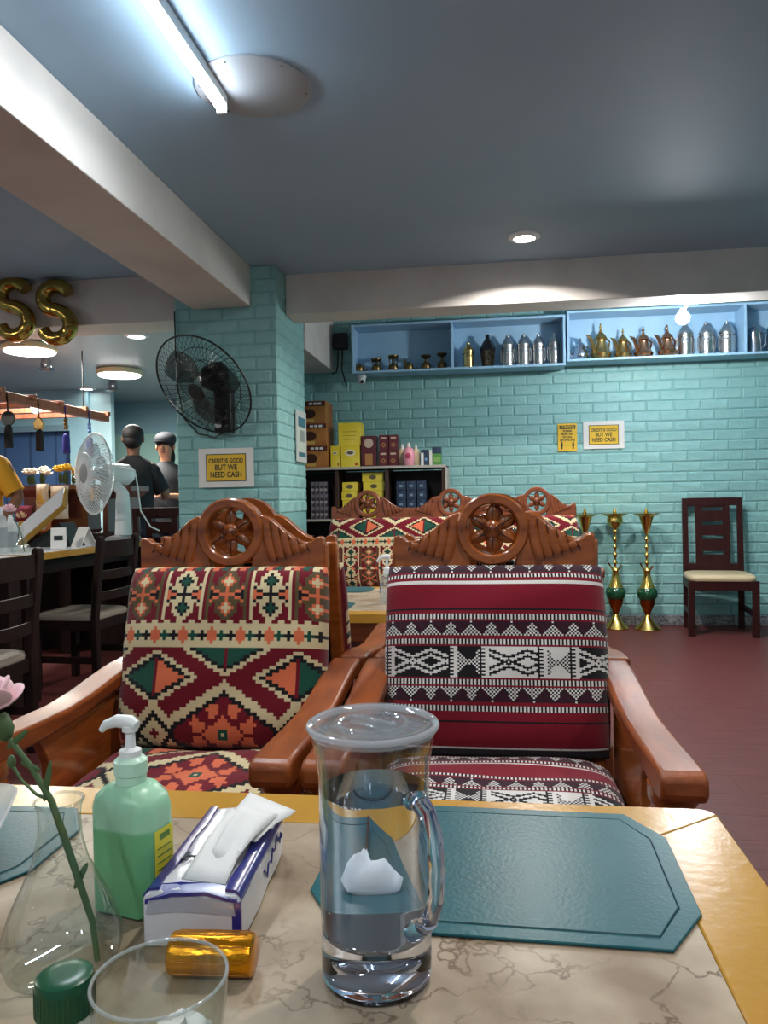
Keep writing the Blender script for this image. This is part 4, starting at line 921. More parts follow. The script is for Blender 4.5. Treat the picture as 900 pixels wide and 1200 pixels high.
# ------------------------------------------------------------------ hanging wooden rack with charms
RACK = M('rack_wood', (176, 112, 84), .5, noise=(6, (146, 86, 62), .35, .7), stretch=(5, 5, 1))
rz = 1.875; rx = -3.44
t = empty('hanging_rack', (rx, 5.6, rz), 0, 'wooden rack hung from the far ceiling over the counter', 'rack')
MB().box(-.03, .03, -1.4, 1.0, 0, .07).build('long_rail', RACK, t, bevel=.004)
MB().box(-1.7, -1.64, -1.4, 1.0, 0, .07).build('long_rail', RACK, t, bevel=.004)
for k in range(7): y = -1.36+k*.38; MB().box(-1.9, .06, y, y+.045, .045, .085).build('cross_slat', RACK, t, bevel=.003)
for x in (-.0, -1.66):
    for y in (-.9, .6): MB().tube([(x, y, .07), (x, y, .57 if y > -.38 else .82)], .006, 6).build('hanger_rod', BLACK, t)
def rail_pt(px):
    best = None
    for i in range(400):
        y = 4.3+i*.0055; v = CROT.transposed() @ (Vector((rx+.034, y, rz))-CAM); q = 450-FPX*v.x/v.z
        if best is None or abs(q-px) < best[0]: best = (abs(q-px), y)
    return best[1]
def charm(px, label, c1, c2, kind):
    y = rail_pt(px); t = empty('hanging_charm', (rx+.034, y, rz+.03), 0, label, 'charm', 'charms hung on the wooden rack')
    MB().tube([(0, 0, .03), (0.004, 0, -.05), (0.004, 0, -.10)], .006, 6).build('cord', c2, t)
    if kind == 0: MB().lathe([(.05, -.008), (.055, 0), (.05, .008)], 24, mat=Matrix.Translation((.006, 0, -.155)) @ Matrix.Rotation(PI/2, 4, 'X')).build('disc', c1, t)
    elif kind == 1:
        MB().prism([(0, -.09), (.045, -.15), (.035, -.20), (-.035, -.20), (-.045, -.15)], 'y', -.008, .008).build('filigree_drop', c1, t, bevel=.006)
    else:
        for k in range(3): MB().ball((.004, 0, -.09-.03*k), .018).build('bead', c1, t)
    MB().lathe([(.010, -.20), (.022, -.21), (.028, -.24), (.03, -.36), (.026, -.365)], 14, mat=Matrix.Translation((.006, 0, 0))).build('tassel', c2, t)
TB = M('tassel_blue', (44, 40, 130), .7); TK = M('tassel_black', (30, 26, 28), .7)
charm(8, 'black tasselled round charm nearest the left edge', M('charm_grey', (64, 68, 66), .4), TK, 0); charm(45, 'gold filigree charm with black tassel', GOLDPOT, TK, 1); charm(76, 'blue tasselled beaded charm, third along the rack', OLDBR, TB, 2); charm(104, 'blue beaded charm above the desk fan', M('bead_blue', (120, 160, 220), .3), TB, 2)

# ------------------------------------------------------------------ counter with carved units
CTW = M('counter_wood', (104, 52, 38), .35, noise=(6, (82, 38, 28), .3, .7), stretch=(5, 5, 1), coat=.3)
def counter_unit(x0, x1, y0, y1, h, label):
    t = empty('counter_unit', ((x0+x1)/2, (y0+y1)/2, 0), 0, label, 'counter', 'carved counter units'); hx, hy = (x1-x0)/2, (y1-y0)/2
    def stack(name, L): MB().rings([[Vector((sx*(hx-d), sy*(hy-d), z)) for sx, sy in ((-1, -1), (1, -1), (1, 1), (-1, 1))] for d, z in L]).build(name, CTW, t, 20)
    stack('plinth', [(0, 0), (0, .10), (.02, .12), (.03, .2)])
    stack('lower_body', [(.03, .2), (.03, h*.55), (.0, h*.60), (.0, h*.63)]); stack('waist_moulding', [(.04, h*.63), (.06, h*.68), (.06, h*.70), (.045, h*.72)])
    stack('upper_body', [(.055, h*.72), (.06, h*.93)]); stack('cornice', [(.05, h*.93), (.02, h*.955), (.0, h*.97), (.0, h)])
counter_unit(-3.76, -3.10, 5.66, 5.98, 1.285, 'carved wooden counter unit under the yellow flowers')
counter_unit(-3.085, -2.93, 5.66, 5.98, 1.255, 'narrow carved wooden counter unit behind the fan cage')
counter_unit(-2.92, -2.76, 5.66, 5.98, 1.265, 'narrow carved wooden counter unit beside the fan column')
FL_Y = M('yellow_petal', (232, 190, 60), .6); FL_W = M('white_petal', (232, 226, 214), .6); LEAF = M('leaf_green', (62, 92, 50), .6); STEMG = M('stem_green', (70, 94, 56), .55)
def bloom(parent, c, r, m, name='bloom'):
    mb_ = MB(); rr = random.Random(int(c[0]*1e4))
    for k in range(14):
        a = k*2.4; e = .2+k*.085; d = Vector((math.cos(a)*math.cos(e), math.sin(a)*math.cos(e), math.sin(e)))
        q = d.to_track_quat('Z', 'Y').to_matrix().to_4x4()
        mb_.ball(Vector(c)+d*r*.55, (r*.42, r*.10, r*.5), 8, 6, mat=Matrix(q.to_3x3()))
    return mb_.build(name, m, parent, 60)
def bouquet(name, loc, mats, label, n, sp, h):
    t = empty(name, loc, 0, label, 'flowers'); rr = random.Random(n)
    for k in range(n):
        x, y, z = (k/(n-1)-.5)*sp+rr.uniform(-.01, .01), rr.uniform(-.04, .04), h*rr.uniform(.6, 1)
        MB().tube([(x*.4, y*.4, 0), (x*.8, y, z*.6), (x, y, z)], .004, 5).build('stem', STEMG, t)
        bloom(t, (x, y, z), .056, mats[k % len(mats)])
        MB().ball((x*.7, y-.02, z*.5), (.02, .006, z*.42), 8, 6).build('leaf', LEAF, t, 60)
bouquet('flower_arrangement', (-3.36, 5.80, 1.285), [FL_Y], 'yellow flowers arranged on the carved counter', 5, .20, .12)
bouquet('flower_arrangement', (-3.64, 5.84, 1.285), [FL_W], 'small white flowers beside the yellow flowers', 4, .14, .12)
bouquet('flower_arrangement', (-3.155, 5.72, 1.285), [FL_W], 'white blooms at the right end of the carved counter', 3, .12, .05)
def packet(p, w_, h_, m1, m2, label, tilt=0):
    t = empty('snack_packet', p, tilt, label, 'snack packet', 'packets in front of the counter'); v = []; N = 8
    for s in (-1, 1):
        for j in range(N+1):
            for i in range(N+1):
                u, q = 2*i/N-1, 2*j/N-1; b = (1-u**4)*(1-q**4)
                v.append((u*w_/2*(1-.1*(1-abs(q))), s*(.004+.035*b)+.006*math.sin(9*u+5*q), (q+1)*h_/2))
    f = []
    for s in range(2):
        o = s*(N+1)**2
        for j in range(N):
            for i in range(N): f.append((o+j*(N+1)+i, o+j*(N+1)+i+1, o+(j+1)*(N+1)+i+1, o+(j+1)*(N+1)+i))
    MB().add(v, f).build('foil_bag', m1, t, 60)
    MB().ball((0, -.034, h_*.45), (w_*.30, .008, h_*.22), 12, 8).build('printed_patch', m2, t, 60)
PKW = M('pack_white', (222, 212, 196), .35); PKP = M('pack_plum', (120, 46, 70), .35); PKO = M('pack_orange', (206, 120, 70), .4); PKY = M('pack_yellow', (216, 186, 90), .4)
for px, py, w_, h_, a, b_, lab in ((28, 600, .16, .13, PKP, PKW, 'plum and white snack packet beside the orange shirt'), (33, 628, .17, .11, PKY, PKO, 'yellow and orange snack packet below the plum one'), (50, 588, .11, .22, PKW, PKY, 'tall cream snack packet on the counter front'), (70, 596, .15, .26, PKW, PKY, 'white bag with yellow base on the counter front'), (52, 640, .14, .11, PKO, PKW, 'orange snack packet lowest of the heap')):
    p = at(px, py, 5.62); packet((p.x, 5.622, max(.90, p.z-.08)), w_, h_, a, b_, lab)
tag(MB().box(-3.90, -2.76, 5.565, 5.655, 0, .90).build('display_ledge', DKWOOD, bevel=.004), 'dark ledge in front of the carved counter holding snack packets', 'ledge')
# ------------------------------------------------------------------ things on the left tables
HZ = .85
def slab():
    t = empty('tilted_board', (-3.04, 4.92, HZ), 0, 'pale board with ochre edge propped up at a slant on the left table', 'board')
    A_ = Vector((.79, 0, .613)); D_ = Vector((-.10, .74, .665)); D_ = (D_-A_*A_.dot(D_)).normalized(); N_ = A_.cross(D_)
    T = Matrix.Translation((0, -.30, .03)) @ Matrix((A_, D_, N_)).transposed().to_4x4()
    MB().box(0, .40, .0, .24, -.036, .0, T).build('panel', OCHRE, t, bevel=.003)
    MB().box(.003, .397, .003, .237, .0, .004, T).build('white_face', LAM, t, 0)
    MB().prism([(.02, 0), (.34, 0), (.26, .16), (.06, .04)], 'y', -.24, -.06).build('prop_wedge', BLACK, t, bevel=.004)
slab()
for px, rot, lab in ((76, .5, 'white folded tent card with a printed square on the left table'), (92, -.3, 'plain white folded tent card next to the printed one')):
    p = at(px, 634, 4.58); t = empty('tent_card', (p.x-.03, 4.56+.14*(px > 80), HZ), rot, lab, 'card')
    MB().prism([(-.07, 0), (-.066, 0), (0, .122), (.066, 0), (.07, 0), (0, .13)], 'x', -.045, .045).build('card', PAPER, t, 0)
    if px == 76: MB().box(-.026, .026, -.043, -.041, .055, .1, Matrix.Translation((0, 0, -.02)) @ Matrix.Rotation(0, 4, 'X')).build('printed_square', INK, t, 0)
CLEAR = thin_glass('clear_bottle')
GLS = thin_glass('vase_glass', (244, 248, 246), 1.9, .01)
def pump_bottle(px, Y, h, label):
    p = at(px, 640, Y); t = empty('sanitiser_bottle', (p.x, Y, HZ), 0, label, 'bottle')
    MB().lathe([(.034, 0), (.036, .01), (.036, h*.7), (.028, h*.78), (.014, h*.82)], 20).build('body', M('bottle_milk', (198, 202, 200), .3), t)
    MB().lathe([(.016, h*.8), (.016, h*.92), (.012, h*.94), (.012, h)], 16).build('cap', WHITE, t)
    MB().lathe([(.0368, h*.12), (.0368, h*.55)], 20, cap=False).build('label_band', M('bottle_label', (150, 156, 158), .5), t)
pump_bottle(1, 4.12, .27, 'white capped bottle at the left edge on the left table'); pump_bottle(13, 4.26, .22, 'labelled bottle next to the flask vase on the left table')
p = at(25, 648, 4.06); t = empty('flask_vase', (p.x, 4.06, HZ), 0, 'small glass flask vase with a pink flower on the left table', 'vase')
MB().lathe([(.045, 0), (.052, .012), (.050, .03), (.026, .07), (.014, .10), (.014, .16), (.018, .165)], 24, cap=False).build('glass', GLS, t, 60)
MB().tube([(.02, 0, .01), (0, 0, .12), (-.05, 0, .22)], .003, 6).build('stem', STEMG, t)
PINK = M('pink_petal', (232, 182, 192), .6, noise=(30, (240, 206, 210), .4, .7), sheen=.3)
bloom(t, (-.07, 0, .24), .045, PINK)

# ------------------------------------------------------------------ people
def person(loc, rz, sc, label, skin, shirt, trousers, hair, larm, rarm, cap=None, head_turn=0, emblem=False, hairlen=0, lean=0):
    t = empty('person', loc, rz, label, 'person'); t.scale = (sc, sc, sc)
    V = []; E_ = []; Rr = []
    def nv(p, r, par=None):
        V.append(p); Rr.append(r if isinstance(r, tuple) else (r, r)); i = len(V)-1
        if par is not None: E_.append((par, i))
        return i
    pel = nv((0, 0, .95), (.125, .10)); sp = nv((0, -lean*.3, 1.12), (.115, .09), pel); ch = nv((0, -lean*.7, 1.30), (.13, .095), sp)
    ns = nv((0, -lean, 1.43), (.06, .06), ch); nk = nv((0, -lean-.01, 1.50), (.048, .05), ns)
    hy = -lean-.02
    h0 = nv((0, hy, 1.555), (.066, .075), nk); h1 = nv((0, hy, 1.62), (.078, .092), h0); h2 = nv((0, hy+.01, 1.68), (.07, .085), h1); nv((0, hy+.012, 1.715), (.035, .045), h2)
    for s, arm in ((-1, rarm), (1, larm)):
        sh = nv((s*.165, -lean, 1.385), .052, ch); el = nv(arm[0], .042, sh); wr = nv(arm[1], .028, el)
        d = (Vector(arm[1])-Vector(arm[0])).normalized(); pa = nv(tuple(Vector(arm[1])+d*.05), (.034, .020), wr)
        side = d.cross(Vector((0, 0, 1))); side = side.normalized() if side.length > .1 else Vector((0, 1, 0)); dn = d.cross(side).normalized()
        for k in range(4):
            b0 = Vector(arm[1])+d*.085+side*(k-1.5)*.019; ln = (.032, .038, .036, .028)[k]
            f1 = nv(tuple(b0), .0095, pa); f2 = nv(tuple(b0+d*ln-dn*.008), .0085, f1); nv(tuple(b0+d*ln*1.7-dn*.024), .0075, f2)
        th = nv(tuple(Vector(arm[1])+d*.035+side*.036), .011, wr); nv(tuple(Vector(arm[1])+d*.075+side*.05), .0095, th)
        hp = nv((s*.085, 0, .90), .085, pel); kn = nv((s*.095, -.01, .50), .055, hp); an = nv((s*.10, .01, .09), .038, kn); nv((s*.11, -.13, .035), .034, an)
    me = bpy.data.meshes.new('body'); me.from_pydata(V, E_, []); o = bpy.data.objects.new('body', me); COL.objects.link(o); o.parent = t; me.materials.append(skin)
    md = o.modifiers.new('skin', 'SKIN'); md.use_smooth_shade = True
    for i, sv in enumerate(me.skin_vertices[0].data): sv.radius = Rr[i]; sv.use_root = (i == 0)
    o.modifiers.new('subsurf', 'SUBSURF').levels = 1; o.modifiers['subsurf'].render_levels = 2
    def el_ring(cx, cy, z, rx_, ry_): return [Vector((cx+rx_*math.cos(2*PI*i/24), cy+ry_*math.sin(2*PI*i/24), z)) for i in range(24)]
    m = MB(); m.rings([el_ring(0, 0, .86, .165, .125), el_ring(0, 0, .95, .168, .13), el_ring(0, -lean*.3, 1.12, .158, .122), el_ring(0, -lean*.7, 1.28, .182, .132), el_ring(0, -lean, 1.37, .190, .118), el_ring(0, -lean, 1.43, .135, .09), el_ring(0, -lean, 1.46, .075, .07), el_ring(0, -lean, 1.475, .066, .064)], True)
    for s, arm in ((-1, rarm), (1, larm)):
        S = Vector((s*.11, -lean, 1.375)); El = Vector(arm[0]); m.tube([S, S.lerp(El, .15), S.lerp(El, .5), S.lerp(El, .85)], [.070, .086, .074, .066], 14)
    m.build('shirt', shirt, t, 60)
    m = MB(); m.rings([el_ring(0, 0, .97, .162, .125), el_ring(0, 0, .86, .168, .13), el_ring(0, 0, .80, .16, .12)])
    for s in (-1, 1): m.tube([(s*.085, 0, .90), (s*.095, -.01, .50), (s*.10, .01, .07)], [.095, .072, .058], 14)
    m.build('trousers', trousers, t, 60)
    for s in (-1, 1):
        MB().ball((s*.105, -.045, .04), (.045, .12, .042), 14, 8).build('shoe', BLACK, t, 60)
        MB().ball((s*.030, hy-.083, 1.628), (.012, .007, .006), 10, 6).build('eye', BLACK, t, 60)
        MB().ball((s*.082, hy+.012, 1.615), (.012, .022, .032), 10, 8).build('ear', skin, t, 60)
    MB().ball((0, hy-.095, 1.605), (.013, .018, .024), 10, 8).build('nose', skin, t, 60)
    MB().ball((0, hy-.082, 1.565), (.024, .008, .006), 10, 6).build('mouth', M('lip', (140, 80, 74), .5), t, 60)
    m = MB(); v = []
    m.ball((0, hy+.020, 1.655), (.090, .100, .086), 24, 14); m.ball((0, hy+.045, 1.60), (.078, .066, .070), 20, 12)
    if hairlen: m.ball((0, hy+.06, 1.52), (.08, .05, .11), 20, 12)
    m.build('hair', hair, t, 60)
    if cap:
        c = empty('cap', (0, 0, 0)); c.parent = t
        bpy.data.objects.remove(c)
        k = MB().ball((0, hy+.016, 1.690), (.104, .112, .075), 24, 12).build('cap_crown', cap, t, 60)
        MB().prism(arc(0, hy-.05, .095, 180, 360, 14)+[(.09, hy-.02), (-.09, hy-.02)], 'z', 1.66, 1.668).build('cap_visor', cap, t, 30)
    if emblem:
        MB().ball((.08, -.118, 1.30), (.034, .006, .036), 16, 8).build('chest_emblem', M('emblem_dark', (60, 58, 56), .6, noise=(60, (190, 180, 150), .5, .6)), t, 60)
    return t
SKIN = M('skin', (176, 124, 96), .55); SKIN2 = M('skin_darker', (132, 90, 68), .55); HAIRM = M('black_hair', (24, 20, 20), .7, bump=(90, .6, .004))
BLKS = M('black_shirt', (24, 24, 28), .8); ORS = M('orange_shirt', (214, 150, 34), .8); GRYS = M('charcoal_uniform', (46, 48, 52), .8); JEAN = M('dark_jeans', (40, 44, 58), .85); CAPM = M('grey_cap', (38, 40, 46), .8)
person((-3.15, 6.52, 0), math.radians(200), 1.055, 'person in a black shirt seen from behind, talking across the counter', SKIN2, BLKS, JEAN, HAIRM, ((.26, -.02, 1.13), (.22, -.24, 1.10)), ((-.26, -.02, 1.13), (-.20, -.26, 1.12)))
person((-3.25, 7.45, 0), math.radians(6), 1.05, 'person in a dark cap and charcoal uniform facing the room', SKIN, GRYS, JEAN, HAIRM, ((.27, -.03, 1.12), (.10, -.27, 1.14)), ((-.27, -.02, 1.12), (-.05, -.27, 1.16)), cap=CAPM, hairlen=1)
person((-3.60, 5.02, 0), math.radians(12), 1.05, 'person in an orange shirt cut off by the left edge', SKIN2, ORS, JEAN, HAIRM, ((.27, 0, 1.12), (.24, -.20, .98)), ((-.27, 0, 1.12), (-.25, -.2, .98)), emblem=True)

# ------------------------------------------------------------------ things on the second table
p = at(457, 715, 3.5)
t = empty('pump_dispenser', (-.47, 3.5, TZ), 0, 'clear pump bottle with white top on the second table', 'bottle')
MB().lathe([(.030, 0), (.034, .008), (.034, .11), (.028, .125), (.014, .13)], 24).build('body', thin_glass('pump_clear', (236, 242, 246), body=.18), t)
MB().lathe([(.016, .13), (.016, .155), (.006, .16), (.006, .20)], 16).build('collar', WHITE, t)
MB().tube([(.015, 0, .205), (0, 0, .21), (-.03, 0, .205), (-.045, 0, .185)], [.010, .012, .009, .006], 10).build('pump_head', WHITE, t)
MB().box(-.0345, -.0335, -.012, .012, .04, .08).build('label_patch', M('label_blue', (60, 90, 160), .5), t, 0)

# ------------------------------------------------------------------ foreground: water jug
ACR = glass('clear_acrylic', 1.46, (250, 251, 255)); WAT = glass('drinking_water', 1.333, (250, 253, 253))
JX, JY = -.117, .745
t = empty('water_jug', (JX, JY, TZ), 0, 'clear lidded jug of water standing before the placemat', 'jug')
JG = thin_glass('jug_acrylic', (246, 248, 252), 1.5, .01)
def closed(prof, name, mat, par, seg=64, ang=50):
    me = MB().lathe(prof, seg, cap=False).mesh(name, ang); bm = bmesh.new(); bm.from_mesh(me); bmesh.ops.remove_doubles(bm, verts=bm.verts, dist=1e-5); bmesh.ops.recalc_face_normals(bm, faces=bm.faces); bm.to_mesh(me); bm.free(); me.materials.append(mat)
    o = bpy.data.objects.new(name, me); COL.objects.link(o); o.parent = par; return o
closed([(.0520, .052), (.0545, .054), (.0545, .20), (.0575, .224), (.0600, .234), (.0605, .240), (.0575, .240), (.0565, .232), (.0540, .222), (.0528, .20), (.0528, .054)], 'jug_wall', JG, t)
closed([(.0, .0), (.049, .0), (.0530, .002), (.0545, .008), (.0545, .046), (.0535, .050), (.0, .050)], 'jug_foot', ACR, t)
WL = .186
me = MB().lathe([(.0, .0530), (.0515, .0530), (.0524, .056), (.0524, WL), (.0, WL)], 64, cap=False).mesh('water', 40)
bm = bmesh.new(); bm.from_mesh(me); bmesh.ops.remove_doubles(bm, verts=bm.verts, dist=1e-5); bmesh.ops.recalc_face_normals(bm, faces=bm.faces); bm.to_mesh(me); bm.free(); me.materials.append(WAT)
o = bpy.data.objects.new('water', me); COL.objects.link(o); o.parent = t
ld = MB().lathe([(.0, .238), (.030, .238), (.033, .242), (.050, .242), (.0535, .2405), (.0612, .2415), (.0640, .246), (.0635, .252), (.060, .2545), (.056, .251), (.050, .2495), (.036, .2495), (.032, .245), (.0, .245)], 64, cap=False)
LIDM = thin_glass('lid_acrylic', (244, 246, 250), 1.6, .02, body=.10)
me = ld.mesh('lid', 40); bm = bmesh.new(); bm.from_mesh(me); bmesh.ops.remove_doubles(bm, verts=bm.verts, dist=1e-5); bmesh.ops.recalc_face_normals(bm, faces=bm.faces); bm.to_mesh(me); bm.free(); me.materials.append(LIDM)
o = bpy.data.objects.new('lid', me); COL.objects.link(o); o.parent = t
MB().box(-.031, .031, -.0045, .0045, .2455, .2555, Matrix.Rotation(math.radians(-38), 4, 'Z')).build('lid_grip', LIDM, o, bevel=.002)
MB().tube([(.034*math.cos(2*PI*i/40), .034*math.sin(2*PI*i/40), .2505) for i in range(40)], .0022, 8, closed=True).build('lid_ridge', LIDM, o)
MB().tube([(.0625*math.cos(2*PI*i/56), .0625*math.sin(2*PI*i/56), .249) for i in range(56)], .0034, 8, closed=True).build('lid_rim', thin_glass('rim_acrylic', (240, 242, 248), 1.6, .02, body=.30), o, 60)
ha = math.radians(-40); hd_ = Vector((math.cos(ha), math.sin(ha), 0))
hp = [(.0535, .188), (.062, .192), (.074, .182), (.083, .160), (.0855, .132), (.083, .105), (.074, .082), (.062, .070), (.0535, .066)]
MB().tube([tuple(hd_*r+Vector((0, 0, z))) for r, z in hp], [.0085, .0085, .0075, .007, .0068, .007, .0075, .0085, .010], 14, flat=1.25).build('handle', ACR, t, 60)

# napkin-wrapped spoon lying behind the jug
t = empty('wrapped_spoon', (-.150, .985, TZ+.0035), math.radians(8), 'spoon twisted into a white napkin on the placemat behind the jug', 'spoon')
v = []; N = 20
rs = []
for i in range(9):
    u = i/8; w_ = (.050, .072, .066, .046, .026, .015, .011, .009, .012)[i]; h_ = (.004, .011, .016, .019, .019, .015, .011, .009, .010)[i]
    rs.append([Vector((.020*math.sin(u*2)+w_*math.cos(2*PI*k/N)*(1+.10*math.sin(2.1*k+i)), -.04+.11*u, h_*(1+math.sin(2*PI*k/N))*(1+.22*math.sin(5*k+2*i)))) for k in range(N)])
rs = [[Vector((q.x*.62, q.y*.7, q.z*.72)) for q in r_] for r_ in rs]
MB().rings(rs).build('napkin', M('napkin_white', (232, 234, 234), .8), t, 60)
MB().tube([(.010, .03, .010), (.010, .08, .012), (.008, .14, .008)], [.005, .006, .0085], 8, flat=.4).build('spoon_handle', M('steel_dark', (120, 118, 116), .3, 1.0), t, 60)

# soap bottle
def liquid_mat():
    m = M('green_soap', (150, 208, 172), .32, trans=.0); nt = m.node_tree; b = nt.nodes['Principled BSDF']; L = nt.links
    tc = nt.nodes.new('ShaderNodeTexCoord'); sp_ = nt.nodes.new('ShaderNodeSeparateXYZ'); L.new(tc.outputs['Object'], sp_.inputs[0])
    r = nt.nodes.new('ShaderNodeValToRGB'); r.color_ramp.interpolation = 'LINEAR'; r.color_ramp.elements[0].position = .0975; r.color_ramp.elements[1].position = .0995
    r.color_ramp.elements[0].color = (*lin((112, 178, 130)), 1); r.color_ramp.elements[1].color = (*lin((158, 204, 174)), 1); L.new(sp_.outputs[2], r.inputs[0]); L.new(r.outputs[0], b.inputs['Base Color'])
    b.inputs['Subsurface Weight'].default_value = .5; b.inputs['Subsurface Radius'].default_value = (.02, .04, .025); b.inputs['Subsurface Scale'].default_value = .5
    return m
LIQ = liquid_mat()
t = empty('soap_bottle', (-.419, .843, TZ), math.radians(-14), 'green pump soap bottle beside the glass vase', 'soap bottle')
def oct_ring(hx, hy, c, z): return [Vector(p) for p in ((-hx+c, -hy, z), (hx-c, -hy, z), (hx, -hy+c, z), (hx, hy-c, z), (hx-c, hy, z), (-hx+c, hy, z), (-hx, hy-c, z), (-hx, -hy+c, z))]
MB().rings([oct_ring(.040, .027, .012, 0), oct_ring(.043, .030, .013, .006), oct_ring(.043, .030, .013, .120), oct_ring(.040, .028, .012, .131), oct_ring(.028, .022, .010, .143), oct_ring(.020, .018, .008, .147)]).build('bottle', LIQ, t, 30, bevel=.004, seg=3)
MB().lathe([(.017, .144), (.0175, .146), (.0175, .156), (.019, .157), (.019, .172), (.016, .175), (.010, .178), (.009, .182)], 28).build('collar', M('clear_collar', (190, 226, 204), .3), t)
PUMP = M('pump_white', (228, 230, 230), .3)
MB().lathe([(.0125, .172), (.0125, .184), (.006, .187), (.0055, .204), (.009, .206), (.009, .212), (.004, .216)], 20).build('pump_stem', PUMP, t)
MB().tube([(.010, 0, .2125), (0, 0, .216), (-.015, -.003, .217), (-.030, -.006, .212), (-.036, -.007, .205)], [.006, .0085, .0075, .0055, .0035], 12).build('pump_nozzle', PUMP, t, 60)
T = Matrix.Translation((.0366, -.0236, 0)) @ Matrix.Rotation(math.radians(45), 4, 'Z')
yl = MB().box(.0432, .0437, -.014, .018, .045, .098).build('yellow_label', M('label_yellow', (222, 206, 60), .5), t, 0)
for k in range(4): MB().box(.0436, .0440, -.010, .014, .052+k*.008, .0535+k*.008).build('label_line', M('label_green', (96, 130, 60), .5), yl, 0)
MB().box(.0436, .0440, -.006, .012, .086, .093).build('label_mark', M('label_green', (96, 130, 60), .5), yl, 0)

# tissue pack
FILM = M('tissue_film', (200, 200, 206), .28, bump=(40, .45, .004), coat=.4); NAVY = M('navy_print', (38, 40, 120), .3, bump=(40, .3, .003), coat=.4)
t = empty('tissue_pack', (-.318, .768, TZ), math.radians(3.0), 'open soft pack of tissues with navy edges beside the jug', 'tissue pack')
L_, W2, H_ = .225, .052, .058
rs = []
for i, (y, dz, dw) in enumerate(((0, -.002, .0), (.004, .0, .001), (.03, .002, .001), (.08, -.002, .002), (.13, .001, -.001), (.18, .001, .0), (L_-.004, .0, -.002), (L_, -.004, -.006))):
    w_ = W2+dw; h = H_+dz
    rs.append([Vector(p) for p in ((-w_+.004, y, 0), (w_-.004, y, 0), (w_, y, .004), (w_, y, h*.5), (w_, y, h-.006), (w_-.006, y, h), (w_*.3, y, h+.002), (-w_*.3, y, h+.003), (-w_+.006, y, h), (-w_, y, h-.006), (-w_, y, h*.5), (-w_, y, .004))])
MB().rings(rs).build('pack_body', FILM, t, 40, bevel=.002)
for s in (-1, 1):
    pts = []
    rs = []
    for i in range(12):
        y = .004+(L_-.008)*i/11; wv = .0016*math.sin(5*i)
        rs.append([Vector((s*(W2+.0012), y, H_-.009+wv*.5)), Vector((s*(W2+.0014), y, H_-.004)), Vector((s*(W2-.004), y, H_+.0028)), Vector((s*(W2-.016)+wv, y, H_+.0042)), Vector((s*(W2-.016)+wv, y, H_+.0010)), Vector((s*(W2-.005), y, H_-.006)), Vector((s*(W2-.002), y, H_-.010))])
    MB().rings(rs).build('navy_edge_band', NAVY, t, 60)
MB().rings([[Vector(p) for p in ((-W2+.002, -.001, H_-.012+q), (-W2*.4, -.0016, H_-.003+q), (W2*.3, -.0016, H_-.001+q), (W2-.002, -.001, H_-.010+q), (W2-.006, .012, H_+.003), (W2*.3, .014, H_+.0052), (-W2*.3, .014, H_+.0055), (-W2+.006, .012, H_+.003))] for q in (0, .004)]).build('navy_front_band', NAVY, t, 60)
MB().box(W2-.008, W2+.0016, -.0012, .003, .004, H_-.008).build('navy_corner_band', NAVY, t, 0)
MB().prism([(-W2+.003, H_-.022), (-W2*.3, H_-.018), (W2*.3, H_-.019), (W2-.004, H_-.022), (W2-.006, H_-.008), (0, H_-.002), (-W2+.006, H_-.008)], 'y', -.0022, -.0006).build('end_fold', thin_glass('film_fold', (220, 220, 236), body=.35), t, 30)
MB().box(-.014, .006, -.0012, .0005, .010, .0155).build('navy_mark', NAVY, t, 0)
text('T', .030, INK, t, (-.022, .075, H_+.0045), (0, 0, math.radians(80)), bold=.0006)
MB().tube([(W2+.0018, .10+.0075*i, H_*.40+.0035*i*.55+(.007*math.sin(2.3*i) if i else .012)) for i in range(11)], .0011, 5).build('script_mark', NAVY, t)
MB().tube([(W2+.0018, .175+.005*i, H_*.62+.006*math.sin(2.5*i)) for i in range(6)], .0009, 5).build('script_mark', NAVY, t)
# tissue sheets pulled up
TIS = M('tissue_paper', (214, 214, 214), .85, bump=(50, .3, .003))
def sheet(P, name, n=6):
    a, b, c, d = [Vector(p) for p in P]; v = []; f = []
    for j in range(n+1):
        for i in range(n+1):
            u, q = i/n, j/n; p = a.lerp(b, u).lerp(d.lerp(c, u), q); p.z += .004*math.sin(7*u+3*q)*math.sin(PI*q)+.006*math.sin(PI*u)*math.sin(PI*q); v.append(p)
    f = [(j*(n+1)+i, j*(n+1)+i+1, (j+1)*(n+1)+i+1, (j+1)*(n+1)+i) for j in range(n) for i in range(n)]
    o = MB().add(v, f).build(name, TIS, t, 60, fix=False); sd = o.modifiers.new('thick', 'SOLIDIFY'); sd.thickness = .0008; return o
sheet(((-.018, .022, H_+.005), (.034, .012, H_+.005), (.036, .150, H_+.018), (-.004, .165, H_+.024)), 'tissue_sheet')
sheet(((-.008, .12, H_+.008), (.045, .10, H_+.012), (.075, .190, H_+.012), (.005, .225, H_+.022)), 'tissue_sheet')
sheet(((.0, .06, H_+.012), (.032, .05, H_+.010), (.058, .16, H_+.020), (.014, .15, H_+.034)), 'tissue_flap')

